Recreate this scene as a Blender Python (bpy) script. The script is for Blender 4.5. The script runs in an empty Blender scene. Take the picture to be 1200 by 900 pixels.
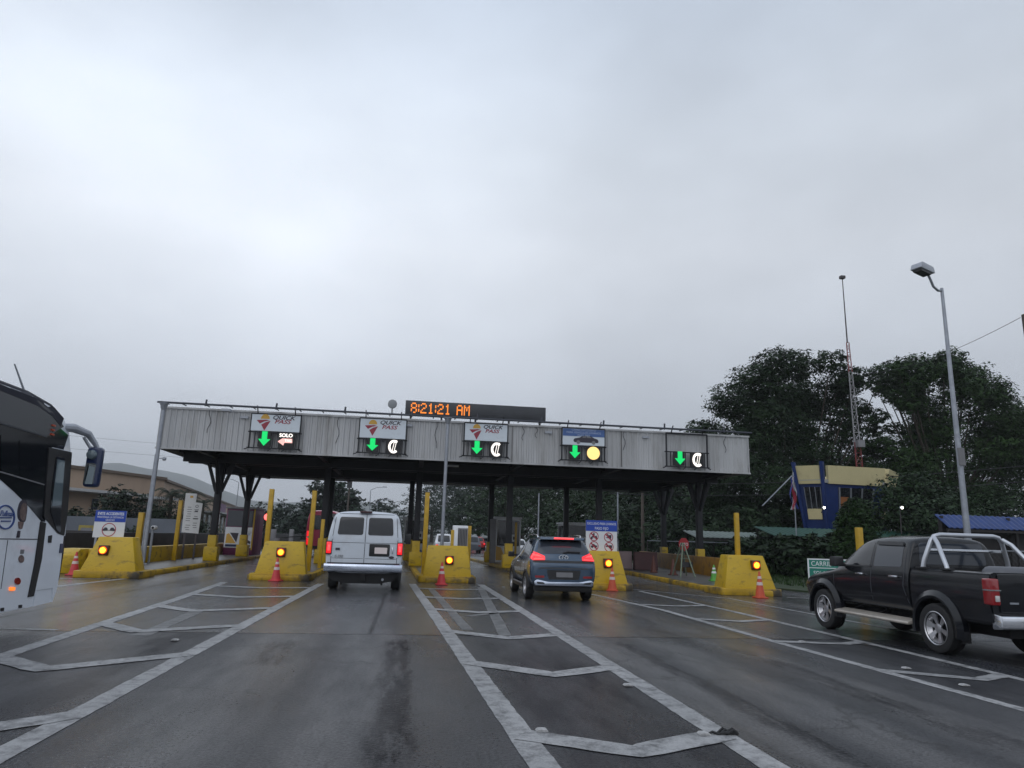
import bpy, bmesh, math, random
import numpy as np
from math import sin, cos, pi, radians, atan, atan2, hypot
from mathutils import Vector, Matrix
from mathutils.bvhtree import BVHTree

random.seed(7)
SC = bpy.context.scene
COL = SC.collection

# ------------------------------------------------------------------ camera
FPX = 830.0
YAW, ROLL, CAMH = radians(7.7), radians(1.7), 1.6
PITCH = atan(180 / FPX * cos(ROLL))

def ray(u, v):
    x = (u - 600) / FPX; y = -(v - 450) / FPX
    a = x*cos(ROLL) - y*sin(ROLL); b = x*sin(ROLL) + y*cos(ROLL)
    fy = cos(PITCH) - b*sin(PITCH); fz = sin(PITCH) + b*cos(PITCH)
    return Vector((a*cos(YAW) + fy*sin(YAW), -a*sin(YAW) + fy*cos(YAW), fz))

def at(u, v, Y):                       # where a sight line crosses the vertical plane y = Y
    d = ray(u, v)
    return Vector((0, 0, CAMH)) + d * (Y / d.y)

def on(u, v, z=0.0):                   # ... or the level z
    d = ray(u, v)
    return Vector((0, 0, CAMH)) + d * ((z - CAMH) / d.z)

F = Vector((sin(YAW)*cos(PITCH), cos(YAW)*cos(PITCH), sin(PITCH)))
RL = Vector((cos(YAW), -sin(YAW), 0))
UL = Vector((-sin(YAW)*sin(PITCH), -cos(YAW)*sin(PITCH), cos(PITCH)))
cx = cos(ROLL)*RL + sin(ROLL)*UL
cy = -sin(ROLL)*RL + cos(ROLL)*UL
cam = bpy.data.cameras.new('camera')
cam.sensor_width = 36; cam.lens = FPX / 1200 * 36
cam.clip_start = 0.1; cam.clip_end = 9000
camo = bpy.data.objects.new('camera', cam); COL.objects.link(camo)
M = Matrix.Identity(4)
for i, ax in enumerate((cx, cy, -F)):
    for r in range(3): M[r][i] = ax[r]
M.translation = (0, 0, CAMH)
camo.matrix_world = M
SC.camera = camo

# ------------------------------------------------------------------ materials
def newmat(name):
    m = bpy.data.materials.new(name); m.use_nodes = True
    nt = m.node_tree
    return m, nt, nt.nodes['Principled BSDF']

def node(nt, kind, **kw):
    n = nt.nodes.new(kind)
    for k, v in kw.items():
        if k in n.inputs: n.inputs[k].default_value = v
        else: setattr(n, k, v)
    return n

def math_(nt, op, a, b=None, clamp=False):
    n = nt.nodes.new('ShaderNodeMath'); n.operation = op; n.use_clamp = clamp
    for i, v in enumerate((a, b)):
        if v is None: continue
        if isinstance(v, (int, float)): n.inputs[i].default_value = v
        else: nt.links.new(v, n.inputs[i])
    return n.outputs[0]

def mixc(nt, fac, a, b, mode='MIX'):
    n = nt.nodes.new('ShaderNodeMix'); n.data_type = 'RGBA'; n.blend_type = mode
    for sock, v in ((n.inputs[0], fac), (n.inputs[6], a), (n.inputs[7], b)):
        if isinstance(v, (int, float)): sock.default_value = v
        elif isinstance(v, (tuple, list)): sock.default_value = (*v[:3], 1)
        else: nt.links.new(v, sock)
    return n.outputs[2]

def ramp(nt, fac, p0, p1):
    n = nt.nodes.new('ShaderNodeMapRange'); n.clamp = True
    n.inputs[1].default_value = p0; n.inputs[2].default_value = p1
    nt.links.new(fac, n.inputs[0])
    return n.outputs[0]

def coords(nt, scale=(1, 1, 1), out='Object', rot=(0, 0, 0)):
    t = nt.nodes.new('ShaderNodeTexCoord'); mp = nt.nodes.new('ShaderNodeMapping')
    mp.inputs['Scale'].default_value = scale; mp.inputs['Rotation'].default_value = rot
    nt.links.new(t.outputs[out], mp.inputs[0])
    return mp.outputs[0]

def noise(nt, vec, scale, detail=4, rough=0.6):
    n = node(nt, 'ShaderNodeTexNoise', Scale=scale, Detail=detail, Roughness=rough)
    nt.links.new(vec, n.inputs['Vector'])
    return n.outputs['Fac']

def mat(name, col, rough=0.5, metal=0.0, var=0.0, vscale=3.0, dirt=None, dscale=1.5, dlo=.55, dhi=.75, bump=0.0, bscale=40,
        coat=0.0, emit=None, estr=0.0, spec=None, stretch=(1, 1, 1), rvar=0.0):
    m, nt, p = newmat(name)
    p.inputs['Base Color'].default_value = (*col, 1)
    p.inputs['Roughness'].default_value = rough
    p.inputs['Metallic'].default_value = metal
    if spec is not None: p.inputs['Specular IOR Level'].default_value = spec
    if coat: p.inputs['Coat Weight'].default_value = coat; p.inputs['Coat Roughness'].default_value = 0.06
    c = None
    if var or dirt or rvar:
        vec = coords(nt, stretch)
        nz = noise(nt, vec, vscale)
        c = mixc(nt, ramp(nt, nz, .3, .7), [x*(1-var) for x in col], [min(1, x*(1+var)) for x in col])
        if dirt:
            nd = noise(nt, vec, dscale, 6, .65)
            c = mixc(nt, ramp(nt, nd, dlo, dhi), c, dirt)
        nt.links.new(c, p.inputs['Base Color'])
        if rvar:
            r = math_(nt, 'ADD', math_(nt, 'MULTIPLY', nz, rvar), rough - rvar/2, True)
            nt.links.new(r, p.inputs['Roughness'])
    if bump:
        vec = coords(nt, stretch)
        b = node(nt, 'ShaderNodeBump', Strength=bump, Distance=0.02)
        nt.links.new(noise(nt, vec, bscale), b.inputs['Height'])
        nt.links.new(b.outputs[0], p.inputs['Normal'])
    if emit:
        p.inputs['Emission Color'].default_value = (*emit, 1)
        p.inputs['Emission Strength'].default_value = estr
    return m

MT = {}
MT['yellow'] = mat('yellow_paint', (.50, .325, .005), .45, var=.12, vscale=1.6, dirt=(.15, .10, .018), dscale=3.2, dlo=.52, dhi=.72, stretch=(.8, .8, 1.6), bump=.15, bscale=30)
MT['yellow_pole'] = mat('yellow_pole_paint', (.44, .265, .008), .4, var=.15, vscale=5, dirt=(.12, .05, .015), dscale=7, dlo=.66, dhi=.8)
MT['kerb'] = mat('kerb_paint', (.42, .26, .008), .55, var=.2, vscale=2.5, dirt=(.055, .045, .03), dscale=1.8, dlo=.47, dhi=.66, bump=.3, bscale=25)
MT['ochre'] = mat('ochre_barrier', (.30, .15, .012), .6, var=.2, vscale=2, dirt=(.06, .045, .03), dscale=1.6, dlo=.5, dhi=.72)
MT['concrete'] = mat('island_concrete', (.10, .10, .098), .35, var=.25, vscale=1.2, dirt=(.04, .04, .042), dscale=.8, dlo=.45, dhi=.65, bump=.15)
MT['greywall'] = mat('grey_concrete', (.10, .095, .09), .7, var=.2, vscale=1.1, dirt=(.04, .036, .034), dscale=1, dlo=.45, dhi=.7)
MT['darkwall'] = mat('dark_wall', (.022, .019, .020), .7, var=.3, vscale=1.4)
MT['corr'] = mat('corrugated_sheet', (.43, .435, .445), .42, metal=.15, var=.14, vscale=.8, dirt=(.20, .19, .175), dscale=1.5, dlo=.50, dhi=.86, stretch=(1, 1, .18))
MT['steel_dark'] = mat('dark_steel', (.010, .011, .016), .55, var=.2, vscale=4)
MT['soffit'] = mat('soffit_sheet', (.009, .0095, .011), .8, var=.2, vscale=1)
MT['galv'] = mat('galvanised_steel', (.30, .32, .36), .42, metal=.5, var=.15, vscale=6)
MT['railsteel'] = mat('rail_steel', (.05, .055, .07), .5, metal=.3)
MT['signface'] = mat('sign_panel', (.62, .68, .74), .4, var=.05, vscale=2, dirt=(.45, .48, .5), dscale=2, dlo=.55, dhi=.85)
MT['signwhite'] = mat('sign_white', (.66, .67, .68), .45, var=.05, vscale=3, dirt=(.45, .45, .44), dscale=3, dlo=.55, dhi=.85)
MT['signblue'] = mat('sign_blue', (.012, .055, .36), .4, var=.1)
MT['signblue2'] = mat('sign_blue_pale', (.06, .13, .34), .4, var=.1)
MT['signgreen'] = mat('sign_green', (.006, .18, .135), .4, var=.1)
MT['letterwhite'] = mat('letter_white', (.72, .74, .76), .5)
MT['letterpale'] = mat('letter_pale_blue', (.42, .5, .66), .5)
MT['letterdark'] = mat('letter_dark', (.035, .03, .045), .5)
MT['logored'] = mat('logo_red', (.30, .03, .055), .5)
MT['logoyellow'] = mat('logo_yellow', (.62, .36, .06), .5)
MT['signred'] = mat('sign_red', (.34, .02, .045), .45)
MT['stopred'] = mat('stop_red', (.36, .018, .025), .45)
MT['blackbox'] = mat('signal_black', (.008, .008, .01), .5)
MT['lensbrown'] = mat('beacon_housing', (.07, .012, .006), .4)
MT['green_led'] = mat('green_led', (0, .2, .06), .5, emit=(0, .62, .13), estr=1.15)
MT['white_led'] = mat('white_led', (.3, .3, .3), .5, emit=(1, .93, .86), estr=1.3)
MT['pink_led'] = mat('pink_led', (.3, .1, .1), .5, emit=(1, .55, .5), estr=1.1)
MT['warm_led'] = mat('warm_led', (.3, .25, .1), .5, emit=(1, .66, .22), estr=1.25)
MT['clock_led'] = mat('orange_led', (.2, .06, 0), .5, emit=(1, .26, .03), estr=1.25)
MT['amber'] = mat('amber_lens', (.5, .16, 0), .4, emit=(1, .40, .02), estr=4.5)
MT['amber_rim'] = mat('amber_rim', (.5, .06, 0), .4, emit=(1, .12, .0), estr=.7)
MT['redlamp'] = mat('red_signal', (.4, .01, .01), .4, emit=(1, .10, .09), estr=3.5)
MT['tail_lit'] = mat('tail_lamp_lit', (.4, .005, .008), .2, coat=1, emit=(1, .012, .02), estr=.95)
MT['tail_hot'] = mat('tail_lamp_core', (.4, .01, .01), .2, emit=(1, .07, .075), estr=1.7)
MT['tail_off'] = mat('tail_lamp_red', (.25, .006, .009), .15, coat=1)
MT['lampclear'] = mat('lamp_clear', (.5, .5, .5), .12, coat=1)
MT['spot_lit'] = mat('spot_lamp', (.8, .8, .8), .3, emit=(1, .95, .82), estr=9)
MT['marker'] = mat('orange_marker', (.6, .12, .01), .3, emit=(1, .22, .03), estr=1.2)
MT['glass'] = mat('dark_glass', (.012, .014, .018), .06, spec=.6)
MT['glass_mid'] = mat('tinted_glass', (.035, .042, .055), .08, spec=.6)
MT['glass_pale'] = mat('pale_glass', (.13, .17, .19), .08)
MT['rubber'] = mat('tyre_rubber', (.014, .014, .015), .7, var=.25, vscale=9)
MT['trim'] = mat('black_trim', (.016, .016, .018), .5)
MT['under'] = mat('underbody', (.008, .008, .009), .8)
MT['chrome'] = mat('chrome', (.72, .74, .78), .16, metal=1, rvar=.1, vscale=6, var=.05)
MT['chromeblue'] = mat('bumper_chrome', (.55, .6, .7), .2, metal=1, var=.1, vscale=4)
MT['alloy'] = mat('alloy_rim', (.5, .5, .52), .28, metal=.8, var=.12, vscale=9)
MT['step'] = mat('side_step', (.46, .42, .37), .38, metal=.4, var=.15, vscale=6)
MT['van'] = mat('van_white', (.56, .605, .665), .3, coat=.7, var=.04, vscale=1.5, dirt=(.42, .42, .43), dscale=1.4, dlo=.52, dhi=.9)
MT['seam'] = mat('panel_gap', (.05, .055, .065), .7)
MT['suv'] = mat('suv_blue_grey', (.036, .068, .115), .26, metal=.35, coat=.9, var=.06)
MT['pickup'] = mat('pickup_black', (.006, .007, .010), .22, spec=.32, coat=.30, var=.15, vscale=4, dirt=(.016, .016, .017), dscale=2.4, dlo=.48, dhi=.8, rvar=.14)
MT['bus'] = mat('bus_white', (.72, .76, .82), .3, coat=.35, var=.05, vscale=1.2, dirt=(.45, .47, .5), dscale=1.2, dlo=.52, dhi=.85)
MT['busroof'] = mat('bus_roof_grey', (.03, .032, .045), .6, spec=.12)
MT['blue_trim'] = mat('mirror_blue', (.008, .02, .075), .3, coat=.4)
MT['mirror'] = mat('mirror_glass', (.7, .76, .78), .03, metal=1)
MT['busred'] = mat('bus_crimson', (.42, .02, .07), .3, coat=.6)
MT['carwhite'] = mat('car_white', (.62, .63, .65), .3, coat=.5)
MT['cargrey'] = mat('car_grey', (.07, .08, .1), .3, coat=.5)
MT['carred'] = mat('car_red', (.36, .02, .02), .3, coat=.5)
MT['plate'] = mat('number_plate', (.58, .52, .52), .5, emit=(1, .85, .8), estr=.06)
MT['cone'] = mat('cone_orange', (.48, .06, .016), .5, var=.12, vscale=8, dirt=(.2, .05, .02), dscale=9, dlo=.58, dhi=.8)
MT['conepink'] = mat('cone_red_pink', (.50, .028, .034), .5, var=.12, vscale=8)
MT['conedark'] = mat('cone_worn', (.085, .022, .012), .6, var=.3, vscale=8)
MT['conewhite'] = mat('cone_band', (.6, .5, .47), .5, var=.1, vscale=9)
MT['conegreen'] = mat('cone_green', (.07, .28, .03), .5, var=.1)
MT['boothwhite'] = mat('booth_white', (.70, .72, .75), .45, var=.06, dirt=(.35, .35, .35), dscale=2)
MT['boothpurple'] = mat('booth_purple', (.13, .02, .075), .5, var=.2)
MT['boothgrey'] = mat('booth_grey', (.18, .18, .19), .5, var=.1)
MT['purple'] = mat('purple_sign', (.10, .022, .09), .5)
MT['beige'] = mat('warehouse_beige', (.36, .26, .185), .7, var=.07, vscale=.3, dirt=(.26, .19, .14), dscale=.25, dlo=.5, dhi=.8, stretch=(1, 1, .4))
MT['beigetrim'] = mat('warehouse_trim', (.12, .085, .06), .6)
MT['paleroof'] = mat('pale_roof', (.42, .42, .42), .5, var=.1)
MT['cream'] = mat('cream_plaster', (.62, .54, .30), .6, var=.06, vscale=1, dirt=(.42, .34, .2), dscale=1.2, dlo=.55, dhi=.85)
MT['bluewall'] = mat('blue_plaster', (.010, .030, .135), .5, var=.12)
MT['roofgreen'] = mat('green_sheet', (.012, .062, .045), .5, var=.2, vscale=1.5, stretch=(1, 3, 1))
MT['roofsheen'] = mat('green_sheet_sheen', (.15, .19, .175), .5, var=.2, vscale=1.5)  # green roof where it mirrors the sky, reflection put into the base colour
MT['roofblue'] = mat('blue_sheet', (.008, .034, .15), .5, var=.15)
MT['brownblind'] = mat('brown_blind', (.30, .11, .035), .6, var=.1)
MT['flagred'] = mat('flag_red', (.28, .02, .04), .7)
MT['flagwhite'] = mat('flag_white', (.42, .42, .46), .7)
MT['flagblue'] = mat('flag_blue', (.03, .05, .24), .7)
MT['towerred'] = mat('mast_red', (.20, .035, .035), .5)
MT['towerwhite'] = mat('mast_white', (.30, .30, .31), .5)
MT['mastdark'] = mat('mast_dark', (.06, .05, .055), .6)
MT['wood'] = mat('utility_pole_wood', (.085, .07, .06), .8, var=.3, vscale=5, stretch=(1, 1, .1))
MT['bark'] = mat('bark', (.045, .036, .028), .9, var=.3, vscale=3)
MT['wire'] = mat('cable', (.03, .03, .035), .7)
MT['jersey'] = mat('barrier_pinkwhite', (.30, .22, .23), .6, var=.1)
MT['maroon'] = mat('barrier_maroon', (.06, .018, .02), .6, var=.2)
MT['ladder'] = mat('trestle_green', (.13, .17, .12), .5, metal=.2)
MT['dishgrey'] = mat('floodlight_grey', (.24, .255, .27), .4)
MT['feather'] = mat('emblem_brown', (.16, .11, .10), .5, var=.5, vscale=16)
MT['busblue'] = mat('emblem_blue', (.03, .07, .24), .5)
MT['cargo'] = mat('cargo_cover', (.10, .105, .12), .5)
MT['lampgrey'] = mat('lamp_head', (.36, .38, .42), .4, metal=.3)
MT['lampglass'] = mat('lamp_lens', (.09, .09, .095), .2)

def leafmat(name, c0, c1, rough=.55):
    m, nt, p = newmat(name)
    c0 = [x*.58*k_ for x, k_ in zip(c0, (.9, 1.06, .9))]; c1 = [x*.6*k_ for x, k_ in zip(c1, (.92, 1.1, .9))]
    g = nt.nodes.new('ShaderNodeNewGeometry')
    c = mixc(nt, g.outputs['Random Per Island'], c0, c1)
    nz = noise(nt, coords(nt), .35, 3)
    c = mixc(nt, ramp(nt, nz, .35, .68), c, mixc(nt, .5, c, [x*1.7 for x in c1]))
    nt.links.new(c, p.inputs['Base Color'])
    p.inputs['Roughness'].default_value = rough
    p.inputs['Specular IOR Level'].default_value = .18
    return m
LF = dict(
    dark=leafmat('leaf_dark', (.012, .026, .014), (.034, .058, .024)),
    mid=leafmat('leaf_mid', (.016, .036, .014), (.045, .080, .024)),
    blue=leafmat('leaf_blue_green', (.012, .024, .018), (.030, .048, .032)),
    light=leafmat('leaf_light', (.026, .052, .015), (.065, .105, .03)),
    topiary=leafmat('leaf_topiary', (.014, .036, .010), (.036, .070, .018)),
    palm=leafmat('leaf_palm', (.016, .026, .018), (.036, .05, .03)))

# ------------------------------------------------------------------ mesh builder
class B:
    def __init__(s): s.v = []; s.f = []; s.m = []; s.k = 0
    def add(s, vs, fs):
        o = len(s.v); s.v += [tuple(x) for x in vs]
        for f in fs: s.f.append(tuple(i+o for i in f)); s.m.append(s.k)
        return s
    def box(s, x0, x1, y0, y1, z0, z1):
        return s.add([(x0,y0,z0),(x1,y0,z0),(x1,y1,z0),(x0,y1,z0),(x0,y0,z1),(x1,y0,z1),(x1,y1,z1),(x0,y1,z1)],
                     [(3,2,1,0),(4,5,6,7),(0,1,5,4),(1,2,6,5),(2,3,7,6),(3,0,4,7)])
    def prism(s, poly, a, b, ax):          # polygon swept along an axis
        def P(p, t): return {'x': (t, p[0], p[1]), 'y': (p[0], t, p[1]), 'z': (p[0], p[1], t)}[ax]
        n = len(poly)
        return s.add([P(p, a) for p in poly] + [P(p, b) for p in poly],
                     [tuple(range(n))[::-1], tuple(range(n, 2*n))] + [(i, (i+1) % n, n+(i+1) % n, n+i) for i in range(n)])
    def taper(s, p0, z0, p1, z1):          # two polygons with as many corners at two heights
        n = len(p0)
        return s.add([(*p, z0) for p in p0] + [(*p, z1) for p in p1],
                     [tuple(range(n))[::-1], tuple(range(n, 2*n))] + [(i, (i+1) % n, n+(i+1) % n, n+i) for i in range(n)])
    def pipe(s, pts, r, n=10, cap=True):
        pts = [Vector(p) for p in pts]
        rr = r if isinstance(r, (list, tuple)) else [r]*len(pts)
        vs = []; up = None
        for i, p in enumerate(pts):
            d = (pts[min(i+1, len(pts)-1)] - pts[max(i-1, 0)]).normalized()
            if up is None: up = Vector((0, 0, 1)) if abs(d.z) < .9 else Vector((1, 0, 0))
            a = d.cross(up).normalized(); b = a.cross(d).normalized(); up = b
            for k in range(n):
                t = 2*pi*k/n + pi/n
                vs.append(p + (a*cos(t) + b*sin(t))*rr[i])
        fs = []
        for i in range(len(pts)-1):
            for k in range(n):
                fs.append((i*n+k, i*n+(k+1) % n, (i+1)*n+(k+1) % n, (i+1)*n+k))
        if cap: fs += [tuple(range(n))[::-1], tuple(range((len(pts)-1)*n, len(pts)*n))]
        return s.add(vs, fs)
    def beam(s, p, q, w=.1):               # square bar
        return s.pipe([p, q], w*.7071, 4)
    def lathe(s, prof, c=(0, 0, 0), n=24, ax='z', caps=True):
        vs = []
        for r, h in prof:
            for k in range(n):
                t = 2*pi*k/n
                p = {'z': (r*cos(t), r*sin(t), h), 'x': (h, r*cos(t), r*sin(t)), 'y': (r*sin(t), h, r*cos(t))}[ax]
                vs.append((p[0]+c[0], p[1]+c[1], p[2]+c[2]))
        fs = []
        for i in range(len(prof)-1):
            for k in range(n): fs.append((i*n+k, i*n+(k+1) % n, (i+1)*n+(k+1) % n, (i+1)*n+k))
        if caps: fs += [tuple(range(n))[::-1], tuple(range((len(prof)-1)*n, len(prof)*n))]
        return s.add(vs, fs)
    def build(s, name, m, parent=None, loc=None, smooth=False, bevel=0, seg=2, ang=30):
        me = bpy.data.meshes.new(name)
        me.from_pydata(s.v, [], s.f)
        ms = m if isinstance(m, (list, tuple)) else [m]
        for x in ms: me.materials.append(MT[x] if isinstance(x, str) else x)
        me.polygons.foreach_set('material_index', s.m)
        bm = bmesh.new(); bm.from_mesh(me)
        bmesh.ops.recalc_face_normals(bm, faces=bm.faces)
        if bevel:
            es = [e for e in bm.edges if len(e.link_faces) == 2 and e.calc_face_angle(0) > radians(ang)]
            bmesh.ops.bevel(bm, geom=es, offset=bevel, segments=seg, affect='EDGES', profile=.5, clamp_overlap=True)
        bm.to_mesh(me); bm.free()
        return link(name, me, parent, loc, smooth or bevel > 0)

def link(name, me, parent=None, loc=None, smooth=False):
    if smooth:
        me.polygons.foreach_set('use_smooth', [True]*len(me.polygons))
        try: me.set_sharp_from_angle(angle=radians(35))
        except Exception: pass
    o = bpy.data.objects.new(name, me); COL.objects.link(o)
    if parent: o.parent = parent
    if loc: o.location = loc
    return o

def thing(name, label, cat, loc=(0, 0, 0), rz=0, group=None):
    o = bpy.data.objects.new(name, None); COL.objects.link(o)
    o.location = loc; o.rotation_euler = (0, 0, rz); o.empty_display_size = .2
    return tag(o, label, cat, group)
def tag(o, label, cat, group=None):
    o['label'] = label; o['category'] = cat
    if group: o['group'] = group
    return o
def kind(o, k='structure'):
    o['kind'] = k; return o
def copy_tree(o, parent=None):
    c = o.copy(); COL.objects.link(c)
    if parent: c.parent = parent
    for ch in list(o.children): copy_tree(ch, c)
    return c
def relabel(o, label, loc):
    o['label'] = label; o.location = loc; return o

def rpoly(pts, r, n=4):
    out = []
    N = len(pts)
    for i in range(N):
        p, a, b = Vector(pts[i]), Vector(pts[i-1]), Vector(pts[(i+1) % N])
        da, db = (a-p), (b-p)
        rr = min(r, da.length*.45, db.length*.45)
        A, C = p+da.normalized()*rr, p+db.normalized()*rr
        for k in range(n+1):
            t = k/n
            out.append(tuple(A*(1-t)**2 + p*2*t*(1-t) + C*t*t))
    return out
def rect(x0, x1, z0, z1, r=0):
    p = [(x0, z0), (x1, z0), (x1, z1), (x0, z1)]
    return rpoly(p, r) if r else p
def disc(x, z, r, n=20, rz=None):
    return [(x+r*cos(2*pi*k/n), z+(rz or r)*sin(2*pi*k/n)) for k in range(n)]

DG = None
def txt(body, size, x, y, z, m, parent, align='CENTER', sx=1.0, shear=0, bold=0, depth=.003, name='lettering', rz=0, track=1.0):
    cu = bpy.data.curves.new('t', 'FONT'); cu.body = body; cu.size = size; cu.align_x = align; cu.align_y = 'CENTER'
    cu.shear = shear; cu.extrude = depth; cu.resolution_u = 3; cu.space_character = track; cu.space_line = .95
    o = bpy.data.objects.new('t', cu); COL.objects.link(o)
    dg = bpy.context.evaluated_depsgraph_get()
    me = bpy.data.meshes.new_from_object(o.evaluated_get(dg))
    bpy.data.objects.remove(o); bpy.data.curves.remove(cu)
    me.name = name
    me.transform(Matrix.Rotation(rz, 4, 'Z') @ Matrix.Rotation(pi/2, 4, 'X') @ Matrix.Diagonal((sx, 1, 1, 1)))
    if bold:
        bm = bmesh.new(); ux = Vector((cos(rz), sin(rz), 0)); uy = Vector((-sin(rz), cos(rz), 0))
        for q, (dx, dz) in enumerate(((-1, 0), (1, 0), (0, .7), (0, -.7))):
            m2 = me.copy(); m2.transform(Matrix.Translation(ux*dx*bold + Vector((0, 0, dz*bold)) + uy*q*.0009)); bm.from_mesh(m2); bpy.data.meshes.remove(m2)
        bm.to_mesh(me); bm.free()
    me.materials.clear(); me.materials.append(MT[m])
    me.polygons.foreach_set('material_index', [0]*len(me.polygons))
    return link(name, me, parent, (x, y, z))

def plate(poly, y, name, m, parent=None, t=.006, bevel=0, loc=None):   # flat piece facing -y
    return B().prism(poly, y-t, y, 'y').build(name, m, parent, loc, bevel=bevel)

# ------------------------------------------------------------------ world, sun
w = bpy.data.worlds.new('World'); SC.world = w; w.use_nodes = True
nt = w.node_tree; nt.nodes.clear()
out = nt.nodes.new('ShaderNodeOutputWorld'); bg = node(nt, 'ShaderNodeBackground', Strength=.1)
sky = nt.nodes.new('ShaderNodeTexSky'); sky.sky_type = 'NISHITA'; sky.sun_disc = False
SUN_EL, SUN_AZ = radians(48), radians(-150)         # azimuth clockwise from +y
sky.sun_elevation = SUN_EL; sky.sun_rotation = SUN_AZ; sky.dust_density = 3
tc = nt.nodes.new('ShaderNodeTexCoord')
sep = nt.nodes.new('ShaderNodeSeparateXYZ'); nt.links.new(tc.outputs['Generated'], sep.inputs[0])
cr = nt.nodes.new('ShaderNodeValToRGB'); nt.links.new(math_(nt, 'MAXIMUM', sep.outputs['Z'], 0.0), cr.inputs[0])
stops = [(0, (.356, .384, .432)), (.10, (.382, .410, .460)), (.25, (.490, .522, .574)), (.38, (.585, .620, .675)), (.50, (.548, .594, .658)), (.66, (.430, .486, .570)), (1, (.415, .464, .545))]
el = cr.color_ramp.elements
el[0].position, el[0].color = stops[0][0], (*stops[0][1], 1)
el[1].position, el[1].color = stops[-1][0], (*stops[-1][1], 1)
for p_, c_ in stops[1:-1]:
    e = el.new(p_); e.color = (*c_, 1)
def wmap(scale, loc=(0, 0, 0), rot=(0, 0, 0)):
    mp = nt.nodes.new('ShaderNodeMapping'); mp.inputs['Scale'].default_value = scale; mp.inputs['Location'].default_value = loc
    mp.inputs['Rotation'].default_value = rot
    nt.links.new(tc.outputs['Generated'], mp.inputs[0]); return mp.outputs[0]
n1 = noise(nt, wmap((1, 1, 1.7), (.3, .1, .4), (0, .35, 0)), 2.0, 5, .48)
n2 = noise(nt, wmap((1, 1, 2.2), (2, 1, 0), (0, .3, 0)), 4.6, 6, .5)
b1 = nt.nodes.new('ShaderNodeMapRange'); b1.inputs[1].default_value = .3; b1.inputs[2].default_value = .7; b1.inputs[3].default_value = .86; b1.inputs[4].default_value = 1.13
nt.links.new(n1, b1.inputs[0])
b2 = nt.nodes.new('ShaderNodeMapRange'); b2.inputs[1].default_value = .3; b2.inputs[2].default_value = .7; b2.inputs[3].default_value = .965; b2.inputs[4].default_value = 1.035
nt.links.new(n2, b2.inputs[0])
side = nt.nodes.new('ShaderNodeMapRange'); side.inputs[1].default_value = -.35; side.inputs[2].default_value = .75; side.inputs[3].default_value = 1.05; side.inputs[4].default_value = .90
nt.links.new(sep.outputs['X'], side.inputs[0])
k = math_(nt, 'MULTIPLY', math_(nt, 'MULTIPLY', b1.outputs[0], b2.outputs[0]), side.outputs[0])
def blob(u, v, lo, hi, amp):
    d_ = ray(u, v).normalized()
    n_ = nt.nodes.new('ShaderNodeVectorMath'); n_.operation = 'DOT_PRODUCT'; n_.inputs[1].default_value = d_
    nt.links.new(tc.outputs['Generated'], n_.inputs[0])
    m_ = nt.nodes.new('ShaderNodeMapRange'); m_.interpolation_type = 'SMOOTHSTEP'
    m_.inputs[1].default_value = lo; m_.inputs[2].default_value = hi; m_.inputs[3].default_value = 1; m_.inputs[4].default_value = amp
    nt.links.new(n_.outputs['Value'], m_.inputs[0]); return m_.outputs[0]
k = math_(nt, 'MULTIPLY', k, blob(330, 300, .84, 1.0, 1.08))
k = math_(nt, 'MULTIPLY', k, blob(1060, 90, .84, 1.0, .90))
k = math_(nt, 'MULTIPLY', k, 16.4)
vm = nt.nodes.new('ShaderNodeVectorMath'); vm.operation = 'SCALE'
nt.links.new(cr.outputs[0], vm.inputs[0]); nt.links.new(k, vm.inputs['Scale'])
mx = mixc(nt, .08, vm.outputs[0], sky.outputs[0])
nt.links.new(mx, bg.inputs[0]); nt.links.new(bg.outputs[0], out.inputs[0])

sl = bpy.data.lights.new('sun', 'SUN'); sl.energy = .5; sl.angle = radians(60); sl.color = (1, .97, .92)
so = bpy.data.objects.new('sun', sl); COL.objects.link(so)
sd = Vector((sin(SUN_AZ)*cos(SUN_EL), cos(SUN_AZ)*cos(SUN_EL), sin(SUN_EL)))
so.rotation_euler = sd.to_track_quat('Z', 'Y').to_euler()

SC.view_settings.view_transform = 'Standard'; SC.view_settings.look = 'None'
SC.view_settings.exposure = 0; SC.view_settings.gamma = 1
SC.cycles.use_denoising = True
SC.cycles.max_bounces = 6; SC.cycles.diffuse_bounces = 3; SC.cycles.glossy_bounces = 3; SC.cycles.volume_bounces = 0

# ------------------------------------------------------------------ ground, roads, markings
def grid(x0, x1, y0, y1, nx, ny, zf):
    b = B(); vs = []; fs = []
    for j in range(ny+1):
        for i in range(nx+1):
            x = x0+(x1-x0)*i/nx; y = y0+(y1-y0)*j/ny
            vs.append((x, y, zf(x, y)))
    for j in range(ny):
        for i in range(nx):
            a = j*(nx+1)+i; fs.append((a, a+1, a+nx+2, a+nx+1))
    return b.add(vs, fs)

gm = mat('ground_soil', (.030, .036, .020), .9, var=.4, vscale=.6, dirt=(.05, .045, .035), dscale=.2)
kind(grid(-2400, 2400, -180, 3300, 30, 30, lambda x, y: -.03).build('ground', gm))

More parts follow.
